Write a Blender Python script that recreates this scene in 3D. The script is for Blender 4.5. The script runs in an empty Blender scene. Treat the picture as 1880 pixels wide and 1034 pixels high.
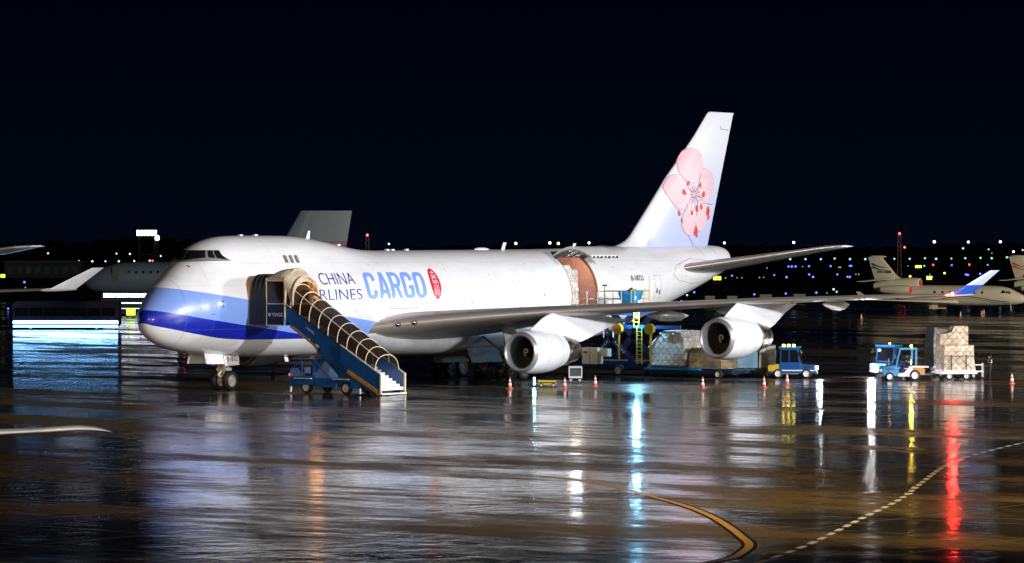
import bpy, bmesh, math, random
from mathutils import Vector, Matrix
R = math.radians
random.seed(7)
S = bpy.context.scene
COL = S.collection

# ---------------------------------------------------------------- camera
# Layout frame used all through: x runs aft from the freighter's nose, y to its port side, z up.
# Blender's world X is -x, so the frame stays right handed.
cam_d = bpy.data.cameras.new('camera')
cam_d.sensor_width = 36.0
cam_d.lens = 6492.5 / 1880 * 36.0
cam_d.clip_start = 1.0
cam_d.clip_end = 20000
cam = bpy.data.objects.new('camera', cam_d)
COL.objects.link(cam)
cam.location = (166.066, 143.220, 9.20255)
_yaw, _pit = 0.607473817, -0.0102409984       # view direction in the layout frame: (cos, -sin)
_f = Vector((-math.cos(_yaw)*math.cos(_pit), -math.sin(_yaw)*math.cos(_pit), math.sin(_pit)))
cam.rotation_euler = _f.to_track_quat('-Z', 'Y').to_euler()
S.camera = cam
VIEW_ROT = math.atan2(math.cos(_yaw), -math.sin(_yaw))   # z rotation that lines local +x up with the apron's cross direction

# ---------------------------------------------------------------- world: night sky
W = bpy.data.worlds.new('World'); S.world = W; W.use_nodes = True
wn = W.node_tree.nodes; wl = W.node_tree.links
bg = wn['Background']
tc = wn.new('ShaderNodeTexCoord'); sep = wn.new('ShaderNodeSeparateXYZ')
ramp = wn.new('ShaderNodeValToRGB')
wl.new(tc.outputs['Generated'], sep.inputs[0])
wl.new(sep.outputs['Z'], ramp.inputs[0])
ramp.color_ramp.elements[0].position = 0.0
ramp.color_ramp.elements[0].color = (0.0005, 0.0022, 0.0066, 1)
ramp.color_ramp.elements[1].position = 0.10
ramp.color_ramp.elements[1].color = (0.00016, 0.0005, 0.0024, 1)
wl.new(ramp.outputs[0], bg.inputs[0])
bg.inputs[1].default_value = 1.0

S.view_settings.view_transform = 'Standard'
S.view_settings.look = 'None'
S.view_settings.exposure = 0.0
S.view_settings.gamma = 1.0
S.cycles.max_bounces = 6
S.cycles.glossy_bounces = 4
S.cycles.transparent_max_bounces = 8
S.cycles.sample_clamp_indirect = 4.0

def A(x, y, z=0.0):
    return Vector((-x, y, z))

# ---------------------------------------------------------------- apron floodlights (tall masts outside the frame), with added fills and a spot
def flood(name, pos, target, power, color, angle=60, size=1.2, blend=0.6):
    l = bpy.data.lights.new(name, 'SPOT')
    l.energy = power; l.color = color; l.spot_size = R(angle); l.spot_blend = blend
    l.shadow_soft_size = size
    o = bpy.data.objects.new(name, l); COL.objects.link(o)
    o.location = A(*pos)
    o.rotation_euler = (A(*target) - A(*pos)).to_track_quat('-Z', 'Y').to_euler()
    return o
def bulb(name, pos, power, color, size=0.15):
    l = bpy.data.lights.new(name, 'POINT')
    l.energy = power; l.color = color; l.shadow_soft_size = size
    o = bpy.data.objects.new(name, l); COL.objects.link(o)
    o.location = A(*pos)
    return o
flood('floodlight', (-5, 135, 30), (22, 5, 5), 6.9e5, (0.97, 0.965, 1.0), 70, 3.0)
flood('floodlight', (75, 125, 32), (52, 5, 8), 3.3e5, (0.97, 0.97, 1.0), 70, 4.0)
flood('floodlight', (215, 140, 30), (45, 5, 7), 1.9e5, (0.97, 0.98, 1.0), 50, 1.6)
flood('floodlight', (-150, 60, 30), (30, 8, 4), 1.2e5, (1.0, 0.74, 0.5), 60, 2.0)  # added warm fill that browns the nose front and wing underside
flood('floodlight', (-61, 101, 30), (-48, 86, 0), 1.25e5, (1.0, 0.74, 0.36), 105, .8, 1.0)  # added warm lamp that lights the near ground
flood('floodlight', (150, 110, 28), (262, -50, 4), 1.3e6, (1.0, 0.88, 0.66), 60, 2.0)
flood('floodlight', (-178, 152, 24), (-100, 84, 4.5), 4.5e5, (1.0, 0.9, 0.75), 14, 0.6)  # added narrow spot that brightens the near wing tip
# ---------------------------------------------------------------- helpers
class MB:
    """collects shapes into one mesh; self.m is the material slot given to new faces"""
    def __init__(s): s.v = []; s.f = []; s.mi = []; s.m = 0
    def add(s, vs, fs):
        b = len(s.v); s.v += [tuple(v) for v in vs]
        for f in fs: s.f.append(tuple(b+i for i in f)); s.mi.append(s.m)
        return s
    def box(s, x0, x1, y0, y1, z0, z1):
        return s.add([(x0,y0,z0),(x1,y0,z0),(x1,y1,z0),(x0,y1,z0),(x0,y0,z1),(x1,y0,z1),(x1,y1,z1),(x0,y1,z1)],
                     [(0,3,2,1),(4,5,6,7),(0,1,5,4),(1,2,6,5),(2,3,7,6),(3,0,4,7)])
    def hexa(s, p):   # eight corners: bottom four, top four
        return s.add(p, [(0,3,2,1),(4,5,6,7),(0,1,5,4),(1,2,6,5),(2,3,7,6),(3,0,4,7)])
    def beam(s, a, b, w, h=None, up=(0,0,1)):
        a = Vector(a); b = Vector(b); h = h or w
        d = (b-a).normalized(); u = Vector(up)
        if abs(d.dot(u)) > .98: u = Vector((1,0,0))
        r = d.cross(u).normalized(); u = r.cross(d)
        c = []
        for e in (a, b):
            for i, j in ((-1,-1),(1,-1),(1,1),(-1,1)): c.append(e + r*i*w/2 + u*j*h/2)
        return s.add(c, [(0,3,2,1),(4,5,6,7),(0,1,5,4),(1,2,6,5),(2,3,7,6),(3,0,4,7)])
    def cyl(s, a, b, r0, r1=None, n=12, cap=True):
        a = Vector(a); b = Vector(b); r1 = r0 if r1 is None else r1
        d = (b-a).normalized(); u = Vector((0,0,1)) if abs(d.z) < .9 else Vector((1,0,0))
        r = d.cross(u).normalized(); u = r.cross(d)
        vs = []
        for e, q in ((a, r0), (b, r1)):
            for k in range(n):
                t = 2*math.pi*k/n; vs.append(e + (r*math.cos(t)+u*math.sin(t))*q)
        fs = [(k, (k+1)%n, n+(k+1)%n, n+k) for k in range(n)]
        if cap: fs += [tuple(range(n))[::-1], tuple(range(n, 2*n))]
        return s.add(vs, fs)
    def tube(s, pts, r, n=6):
        for a, b in zip(pts, pts[1:]): s.cyl(a, b, r, r, n)
        return s
    def loft(s, rings, cap0=True, cap1=True, closed=True):
        n = len(rings[0]); vs = [p for r in rings for p in r]; fs = []
        m = n if closed else n-1
        for i in range(len(rings)-1):
            for k in range(m):
                fs.append((i*n+k, i*n+(k+1)%n, (i+1)*n+(k+1)%n, (i+1)*n+k))
        if cap0: fs.append(tuple(range(n))[::-1])
        if cap1: fs.append(tuple(range((len(rings)-1)*n, len(rings)*n)))
        return s.add(vs, fs)
    def lathe(s, prof, n=32, axis='x', c=(0,0,0), cap0=False, cap1=False):
        """prof: (along, radius) pairs round an axis through c"""
        rings = []
        for t, r in prof:
            ring = []
            for k in range(n):
                q = 2*math.pi*k/n; u, w = r*math.cos(q), r*math.sin(q)
                if axis == 'x': ring.append((c[0]+t, c[1]+u, c[2]+w))
                elif axis == 'y': ring.append((c[0]+u, c[1]+t, c[2]+w))
                else: ring.append((c[0]+u, c[1]+w, c[2]+t))
            rings.append(ring)
        return s.loft(rings, cap0, cap1)
    def prism(s, poly, a, b, axis='y'):
        """poly of two coordinates, pushed from a to b along axis"""
        def P(p, t):
            return (p[0], t, p[1]) if axis == 'y' else ((t, p[0], p[1]) if axis == 'x' else (p[0], p[1], t))
        return s.loft([[P(p, a) for p in poly], [P(p, b) for p in poly]])
    def sphere(s, c, r, n=12, m=8, sz=1.0, sy=1.0):
        rings = []
        for i in range(1, m):
            t = math.pi*i/m
            rings.append([(c[0]+r*math.sin(t)*math.cos(2*math.pi*k/n), c[1]+r*sy*math.sin(t)*math.sin(2*math.pi*k/n), c[2]+r*sz*math.cos(t)) for k in range(n)])
        return s.loft(rings, True, True)
    def build(s, name, mats, parent=None, aft=False, smooth=False, sharp=40, recalc=True):
        me = bpy.data.meshes.new(name)
        vs = s.v
        if aft:
            o = parent['_o'] if parent is not None and '_o' in parent.keys() else (0,0,0)
            vs = [(-(x-o[0]), y-o[1], z-o[2]) for x, y, z in s.v]
        me.from_pydata(vs, [], s.f)
        if not isinstance(mats, (list, tuple)): mats = [mats]
        for m in mats: me.materials.append(m)
        me.polygons.foreach_set('material_index', s.mi)
        if recalc:
            bm = bmesh.new(); bm.from_mesh(me); bmesh.ops.recalc_face_normals(bm, faces=bm.faces[:]); bm.to_mesh(me); bm.free()
        me.update()
        if smooth:
            me.polygons.foreach_set('use_smooth', [True]*len(me.polygons))
            me.set_sharp_from_angle(angle=R(sharp))
        ob = bpy.data.objects.new(name, me); COL.objects.link(ob)
        if parent is not None: 
            ob.parent = parent
            if '_o' in parent.keys(): ob['_o'] = list(parent['_o'])
        return ob

def _each(s, name, mats, parent=None, **k):
    """build every separate piece of the mesh as an object of its own"""
    par = list(range(len(s.v)))
    def find(i):
        while par[i] != i: par[i] = par[par[i]]; i = par[i]
        return i
    for f in s.f:
        r = find(f[0])
        for j in f[1:]: par[find(j)] = r
    groups = {}
    for fi, f in enumerate(s.f): groups.setdefault(find(f[0]), []).append(fi)
    out = []
    for fl in groups.values():
        m = MB(); idx = {}
        for fi in fl:
            for j in s.f[fi]:
                if j not in idx: idx[j] = len(m.v); m.v.append(s.v[j])
            m.f.append(tuple(idx[j] for j in s.f[fi])); m.mi.append(s.mi[fi])
        out.append(m.build(name, mats, parent, **k))
    return out
MB.each = _each

def tag(o, label, cat, group=None, kind=None):
    o['label'] = label; o['category'] = cat
    if group: o['group'] = group
    if kind: o['kind'] = kind
    return o
def thing(name, label, cat, loc=(0,0,0), rot=0.0, group=None, aft=False):
    """an Empty at the base of a thing; loc in the layout frame"""
    o = bpy.data.objects.new(name, None); COL.objects.link(o)
    o.empty_display_size = 0.5
    o.location = A(*loc); o.rotation_euler = (0, 0, rot)
    if aft: o['_o'] = list(loc)
    return tag(o, label, cat, group)
def copy_tree(o, parent=None):
    c = o.copy(); COL.objects.link(c); c.parent = parent
    for ch in o.children: copy_tree(ch, c)
    return c
def setup(name, bm, m, **k):
    o = bm.build(name, m, **k); o['kind'] = 'structure'; return o

# ---------------------------------------------------------------- materials
def node_mat(name):
    m = bpy.data.materials.new(name); m.use_nodes = True
    nt = m.node_tree
    return m, nt.nodes, nt.links, nt.nodes['Principled BSDF']
def mat(name, col, rough=0.5, metal=0.0, coat=0.0, var=0.0, vscale=3.0, bump=0.0, bscale=8.0, emit=None, es=0.0, alpha=1.0, rvar=0.0, spec=0.5):
    m, n, l, b = node_mat(name)
    b.inputs['Base Color'].default_value = (*col, 1)
    b.inputs['Roughness'].default_value = rough
    b.inputs['Metallic'].default_value = metal
    b.inputs['Coat Weight'].default_value = coat
    b.inputs['Coat Roughness'].default_value = 0.12
    b.inputs['Specular IOR Level'].default_value = spec
    b.inputs['Alpha'].default_value = alpha
    if emit:
        b.inputs['Emission Color'].default_value = (*emit, 1); b.inputs['Emission Strength'].default_value = es
    if var or rvar:
        t = n.new('ShaderNodeTexCoord'); ns = n.new('ShaderNodeTexNoise'); ns.inputs['Scale'].default_value = vscale
        ns.inputs['Detail'].default_value = 5; ns.inputs['Roughness'].default_value = 0.65
        l.new(t.outputs['Object'], ns.inputs['Vector'])
        if var:
            mx = n.new('ShaderNodeMix'); mx.data_type = 'RGBA'
            mr = n.new('ShaderNodeMapRange'); mr.inputs[1].default_value = .3; mr.inputs[2].default_value = .7
            l.new(ns.outputs[0], mr.inputs[0]); l.new(mr.outputs[0], mx.inputs[0])
            mx.inputs[6].default_value = (*[c*(1-var) for c in col], 1); mx.inputs[7].default_value = (*[min(1, c*(1+var*.6)) for c in col], 1)
            l.new(mx.outputs[2], b.inputs['Base Color'])
        if rvar:
            mr = n.new('ShaderNodeMapRange'); mr.inputs[1].default_value = .3; mr.inputs[2].default_value = .7
            mr.inputs[3].default_value = max(.02, rough-rvar); mr.inputs[4].default_value = rough+rvar
            l.new(ns.outputs[0], mr.inputs[0]); l.new(mr.outputs[0], b.inputs['Roughness'])
    if bump:
        t = n.new('ShaderNodeTexCoord'); ns = n.new('ShaderNodeTexNoise'); ns.inputs['Scale'].default_value = bscale; ns.inputs['Detail'].default_value = 4
        l.new(t.outputs['Object'], ns.inputs['Vector'])
        bp = n.new('ShaderNodeBump'); bp.inputs['Strength'].default_value = bump; bp.inputs['Distance'].default_value = .05
        l.new(ns.outputs[0], bp.inputs['Height']); l.new(bp.outputs[0], b.inputs['Normal'])
    return m
def glow(name, col, s):
    return mat(name, (0.02, 0.02, 0.02), 0.5, emit=col, es=s)
M = {}
M['white'] = mat('white_paint', (.80, .81, .84), .32, coat=.4, var=.07, vscale=.6)
M['white2'] = mat('white_paint_worn', (.74, .74, .74), .4, coat=.2, var=.12, vscale=1.5)
M['grey'] = mat('grey_paint', (.34, .34, .34), .42, var=.15, vscale=2)
M['dgrey'] = mat('dark_grey_paint', (.08, .085, .09), .5, var=.2)
M['black'] = mat('black_paint', (.012, .012, .014), .4, var=.2)
M['wingskin'] = mat('wing_skin', (.34, .33, .33), .45, metal=0, var=.10, vscale=.4)
M['bare'] = mat('bare_metal', (.62, .6, .58), .24, metal=1, var=.15, vscale=1.2, rvar=.08)
M['hot'] = mat('exhaust_metal', (.42, .36, .28), .3, metal=1, var=.25, vscale=2, rvar=.08)
M['steel'] = mat('steel', (.45, .45, .45), .35, metal=.9, var=.15, vscale=4)
M['rubber'] = mat('rubber', (.014, .014, .015), .75, var=.25, vscale=8)
M['glass'] = mat('dark_glass', (.008, .01, .014), .06, spec=.8)
M['dblue'] = mat('dark_blue_lettering', (.012, .03, .28), .35)
M['lblue'] = mat('light_blue_lettering', (.19, .34, .82), .35)
M['redp'] = mat('red_paint', (.62, .015, .04), .35)
M['whitel'] = mat('white_lettering', (.8, .8, .8), .4)
M['ink'] = mat('black_lettering', (.015, .018, .03), .5)
M['blue'] = mat('blue_equipment_paint', (.008, .085, .30), .38, coat=.2, var=.25, vscale=2.5)
M['bluel'] = mat('light_blue_equipment_paint', (.01, .22, .46), .38, coat=.2, var=.2, vscale=2.5)
M['yellow'] = mat('yellow_paint', (.62, .42, .02), .45, var=.2)
M['orange'] = mat('orange_paint', (.5, .2, .015), .45, var=.25)
M['cream'] = mat('cream_tube', (.75, .66, .5), .4)
M['salmon'] = mat('salmon_lining', (.58, .33, .25), .5, var=.12, vscale=1.5)
M['skin'] = mat('skin', (.38, .22, .15), .6)
# ---------------------------------------------------------------- fuselage shape of the freighter
# x, bottom z, half width, z of widest point, upper semi height, hump circle z, hump circle radius
FUS = [
 (0.00, 4.48, .02, 4.50, .02, 4.5, .0),
 (0.06, 4.18, .27, 4.51, .34, 4.5, .0),
 (0.25, 3.84, .57, 4.54, .72, 4.5, .0),
 (0.60, 3.52, .92, 4.60, 1.10, 4.6, .0),
 (1.10, 3.22, 1.26, 4.68, 1.55, 4.8, .1),
 (1.70, 2.98, 1.60, 4.78, 2.02, 5.2, .5),
 (2.40, 2.78, 1.93, 4.90, 2.36, 5.9, 1.32),
 (3.20, 2.60, 2.24, 5.02, 2.50, 6.25, 1.62),
 (3.80, 2.50, 2.50, 5.10, 2.60, 6.52, 1.76),
 (4.40, 2.42, 2.63, 5.18, 2.70, 6.95, 1.86),
 (5.10, 2.34, 2.76, 5.24, 2.80, 7.22, 1.98),
 (6.00, 2.26, 2.90, 5.30, 2.95, 7.42, 2.10),
 (7.20, 2.18, 3.04, 5.34, 3.1, 7.54, 2.20),
 (9.00, 2.10, 3.18, 5.38, 3.25, 7.57, 2.25),
 (11.0, 2.04, 3.25, 5.40, 3.35, 7.57, 2.26),
 (13.5, 2.02, 3.25, 5.40, 3.4, 7.56, 2.26),
 (15.5, 2.00, 3.25, 5.40, 3.4, 7.45, 2.27),
 (17.0, 2.00, 3.25, 5.40, 3.4, 7.24, 2.31),
 (18.5, 2.00, 3.25, 5.40, 3.42, 6.96, 2.38),
 (20.0, 2.00, 3.25, 5.40, 3.44, 6.66, 2.46),
 (21.5, 2.00, 3.25, 5.40, 3.45, 6.40, 2.54),
 (23.5, 2.00, 3.25, 5.40, 3.46, 6.20, 2.6),
 (28.0, 2.00, 3.25, 5.40, 3.47, 6.0, 2.6),
 (36.0, 2.00, 3.25, 5.42, 3.48, 6.0, 2.6),
 (42.7, 2.02, 3.25, 5.44, 3.49, 6.0, 2.6),
 (46.2, 2.10, 3.24, 5.46, 3.52, 6.0, 2.6),
 (50.0, 2.55, 3.13, 5.60, 3.46, 6.0, 2.5),
 (53.5, 3.25, 2.92, 5.90, 3.24, 6.2, 2.4),
 (57.0, 4.10, 2.55, 6.35, 2.83, 6.5, 2.2),
 (60.5, 5.00, 2.08, 6.95, 2.25, 7.0, 1.8),
 (63.5, 5.80, 1.66, 7.40, 1.81, 7.5, 1.3),
 (66.0, 6.50, 1.34, 7.82, 1.38, 7.8, 1.0),
 (67.6, 6.98, 1.12, 8.02, 1.12, 8.0, .8),
 (68.3, 7.25, .92, 8.08, .92, 8.0, .5),
 (68.65, 7.58, .58, 8.10, .58, 8.1, .3),
]
def fus_par(x):
    T = FUS
    if x <= T[0][0]: return T[0][1:]
    if x >= T[-1][0]: return T[-1][1:]
    for i in range(len(T)-1):
        if T[i][0] <= x <= T[i+1][0]: break
    x0, x1 = T[i][0], T[i+1][0]; t = (x-x0)/(x1-x0); h = x1-x0
    out = []
    for j in range(1, 7):
        p0, p1 = T[i][j], T[i+1][j]
        d = (p1-p0)/h
        dm = (p0-T[i-1][j])/(x0-T[i-1][0]) if i > 0 else d
        dp = (T[i+2][j]-p1)/(T[i+2][0]-x1) if i+2 < len(T) else d
        def lim(a, b): return 0.0 if a*b <= 0 else 2*a*b/(a+b)
        m0 = lim(dm, d)*h; m1 = lim(d, dp)*h
        if i == 0: m0 = 1.4*d*h
        out.append((2*t**3-3*t*t+1)*p0+(t**3-2*t*t+t)*m0+(-2*t**3+3*t*t)*p1+(t**3-t*t)*m1)
    return out
def fus_pt(P, th):
    """point of the section whose outward normal stands at angle th from port horizontal"""
    zb, a, zw, bu, zu, ru = P
    ny, nz = math.cos(th), math.sin(th)
    b = bu if nz > 0 else zw-zb
    h = math.sqrt(a*a*ny*ny+b*b*nz*nz) or 1e-6
    if zu*nz+ru > zw*nz+h+1e-9: return (ru*ny, zu+ru*nz)
    return (a*a*ny/h, zw+b*b*nz/h)
NTH = 96
def fus_ring(x):
    P = fus_par(x)
    return [(x,)+fus_pt(P, 2*math.pi*k/NTH) for k in range(NTH)]
def side_y(x, z):
    """port surface y at station x and height z"""
    P = fus_par(x); lo, hi = -math.pi/2, math.pi/2
    for _ in range(40):
        m = (lo+hi)/2
        if fus_pt(P, m)[1] < z: lo = m
        else: hi = m
    a, b = fus_pt(P, lo-1e-3), fus_pt(P, hi+1e-3)
    if abs(b[1]-a[1]) < 1e-9: return a[0]
    t = (z-a[1])/(b[1]-a[1]); return a[0]+(b[0]-a[0])*max(0, min(1, t))
# ---------------------------------------------------------------- ground, wet apron, markings
def wet_material():
    m, n, l, b = node_mat('wet_asphalt')
    t = n.new('ShaderNodeTexCoord')
    def noise(scale, detail=4, rough=.6, vec=None):
        x = n.new('ShaderNodeTexNoise'); x.inputs['Scale'].default_value = scale; x.inputs['Detail'].default_value = detail
        x.inputs['Roughness'].default_value = rough; l.new(vec or t.outputs['Object'], x.inputs['Vector']); return x.outputs[0]
    def mapr(src, a, c, d, e):
        x = n.new('ShaderNodeMapRange'); x.inputs[1].default_value = a; x.inputs[2].default_value = c
        x.inputs[3].default_value = d; x.inputs[4].default_value = e; l.new(src, x.inputs[0]); return x.outputs[0]
    def math_(op, a, c):
        x = n.new('ShaderNodeMath'); x.operation = op
        for i, v in enumerate((a, c)):
            if isinstance(v, (int, float)): x.inputs[i].default_value = v
            else: l.new(v, x.inputs[i])
        return x.outputs[0]
    # pavement laid in strips: the strips run one way, so puddles and stains do too
    mp = n.new('ShaderNodeMapping'); mp.inputs['Rotation'].default_value = (0, 0, R(-20)); mp.inputs['Scale'].default_value = (1.0, .35, 1)
    l.new(t.outputs['Object'], mp.inputs[0])
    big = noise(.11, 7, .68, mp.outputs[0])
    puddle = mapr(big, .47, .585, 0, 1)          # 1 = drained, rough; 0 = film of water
    mid = noise(.9, 5, .65, mp.outputs[0])
    r0 = mapr(mid, .3, .7, .05, .12)
    r1 = mapr(mid, .3, .7, .24, .42)
    mx = n.new('ShaderNodeMix'); mx.data_type = 'FLOAT'
    l.new(puddle, mx.inputs[0]); l.new(r0, mx.inputs[2]); l.new(r1, mx.inputs[3])
    l.new(mx.outputs[0], b.inputs['Roughness'])
    b.inputs['IOR'].default_value = 1.45
    col = n.new('ShaderNodeMix'); col.data_type = 'RGBA'
    l.new(mapr(noise(.35, 6, .7), .35, .65, 0, 1), col.inputs[0])
    col.inputs[6].default_value = (.016, .014, .011, 1); col.inputs[7].default_value = (.040, .033, .022, 1)
    dry_sheen = n.new('ShaderNodeMix'); dry_sheen.data_type = 'RGBA'
    l.new(puddle, dry_sheen.inputs[0]); l.new(col.outputs[2], dry_sheen.inputs[6]); dry_sheen.inputs[7].default_value = (.075, .056, .026, 1)  # drained patches: golden lamp sheen also put into this warm colour
    # sawn slab joints every 7.5 m
    jr = n.new('ShaderNodeMapping'); jr.inputs['Rotation'].default_value = (0, 0, R(4)); l.new(t.outputs['Object'], jr.inputs[0])
    js = n.new('ShaderNodeSeparateXYZ'); l.new(jr.outputs[0], js.inputs[0])
    jm = math_('MAXIMUM', math_('LESS_THAN', math_('FRACT', math_('DIVIDE', js.outputs[0], 7.5), 0), .006), math_('LESS_THAN', math_('FRACT', math_('DIVIDE', js.outputs[1], 7.5), 0), .006))
    jc = n.new('ShaderNodeMix'); jc.data_type = 'RGBA'; l.new(jm, jc.inputs[0]); l.new(dry_sheen.outputs[2], jc.inputs[6]); jc.inputs[7].default_value = (.10, .09, .07, 1)
    l.new(jc.outputs[2], b.inputs['Base Color'])
    rj = math_('MAXIMUM', mx.outputs[0], math_('MULTIPLY', jm, .55)); l.new(rj, b.inputs['Roughness'])
    sp = mapr(puddle, 0, 1, .70, .12); b.inputs['Specular Tint'].default_value = (1, .92, .82, 1)
    l.new(sp, b.inputs['Specular IOR Level'])
    bp = n.new('ShaderNodeBump'); bp.inputs['Strength'].default_value = 1.0; bp.inputs['Distance'].default_value = .0046
    h = math_('ADD', math_('MULTIPLY', noise(.55, 4, .55), 6.0), noise(2.6, 3, .5))
    l.new(h, bp.inputs['Height']); l.new(bp.outputs[0], b.inputs['Normal'])
    return m
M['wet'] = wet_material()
M['grass'] = mat('dark_grass', (.006, .008, .005), .9, var=.5, vscale=.02, spec=.1)
g = MB(); g.add([(-9000,-9000,-.06),(9000,-9000,-.06),(9000,9000,-.06),(-9000,9000,-.06)], [(0,1,2,3)])
setup('ground', g, M['grass'])
# the apron: a concrete and asphalt slab whose far edge lies some 500 m off
g = MB()
def P2(x, y, z): return (-x, y, z)
E0 = [P2(-400,500,0), P2(-420,-60,0), P2(60,-360,0), P2(240,-300,0), P2(330,-110,0), P2(420,60,0), P2(600,400,0)]
g.loft([[(x,y,-.3) for x,y,z in E0], [(x,y,0) for x,y,z in E0]])
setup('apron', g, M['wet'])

def ribbon(pts, w, z, dash=None):
    """flat painted strip along layout points"""
    mb = MB(); P = [A(x, y, z) for x, y in pts]
    # smooth the polyline
    def cr(p0,p1,p2,p3,t): return .5*((2*p1)+(p2-p0)*t+(2*p0-5*p1+4*p2-p3)*t*t+(3*p1-p0-3*p2+p3)*t**3)
    Q = []
    if len(P) > 2:
        for i in range(len(P)-1):
            a = P[max(i-1,0)]; d = P[min(i+2,len(P)-1)]
            for k in range(6): Q.append(cr(a, P[i], P[i+1], d, k/6))
        Q.append(P[-1])
    else:
        n = 2; Q = [P[0].lerp(P[1], k/n) for k in range(n+1)]
    if dash:
        on, off = dash; L = [0]
        for a, b in zip(Q, Q[1:]): L.append(L[-1]+(b-a).length)
        def at(s):
            for i in range(len(Q)-1):
                if L[i+1] >= s: return Q[i].lerp(Q[i+1], (s-L[i])/(L[i+1]-L[i]))
            return Q[-1]
        s = 0
        while s+on < L[-1]:
            a, b = at(s), at(s+on); d = (b-a).normalized(); r = Vector((-d.y, d.x, 0))*w/2
            mb.add([a-r, b-r, b+r, a+r], [(0,1,2,3)]); s += on+off
    else:
        ring = []
        for i, q in enumerate(Q):
            d = (Q[min(i+1,len(Q)-1)]-Q[max(i-1,0)]).normalized(); r = Vector((-d.y, d.x, 0))*w/2
            ring.append((q-r, q+r))
        for (a, b), (c, d) in zip(ring, ring[1:]): mb.add([a, c, d, b], [(0,1,2,3)])
    return mb
M['linew'] = mat('white_road_paint', (.5, .5, .46), .3, var=.35, vscale=6, spec=.3)
M['liney'] = mat('yellow_road_paint', (.42, .24, .04), .34, var=.3, vscale=5, spec=.3)
M['lineb'] = mat('black_road_paint', (.006, .006, .006), .6, spec=.15)
M['seam'] = mat('sealed_joint', (.10, .09, .075), .5, var=.3)
YL = [(-49.6,63.5),(-50.6,65.8),(-53.5,69.8),(-56.9,73.6),(-60.3,77.2),(-63.7,80.3),(-67.3,83.2),(-70.2,85.4),(-72.7,87.2),(-75.3,88.5),(-77.6,89.3),(-81.5,89.6),(-86,89)]
setup('marking_border', ribbon(YL[3:], .50, .004), M['lineb'])
setup('taxi_line', ribbon(YL, .26, .008), M['liney'])
setup('dashed_line', ribbon([(-88,92.5),(-79.1,90.9),(-72.6,89.0),(-67.3,87.1),(-60.7,84.6),(-53.2,81.8),(-43.2,77.5),(-35.2,74.1),(-28.1,71.6),(-17.2,68.8),(0,65.5),(16,63)], .21, .008, dash=(.95,.75)), M['linew'])
mb = MB()
for a, b, w in [((-54.3,68),(-50.5,92),.05), ((-63,73),(-60,95),.05), ((-86,62),(-84.5,82),.07), ((-4,50.9),(8.3,50.4),.10),
             ((-5.5,48),(-.5,70),.08), ((-63.7,70),(-63.9,81),.06), ((-30,30),(-26,80),.05), ((-15,20),(-10,80),.05),((-57.9,79.8),(-57.5,83.5),.07)]:
    x = ribbon([a, b], w, .004); mb.add(x.v, x.f)
setup('joint_lines', mb, M['seam'])
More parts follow.
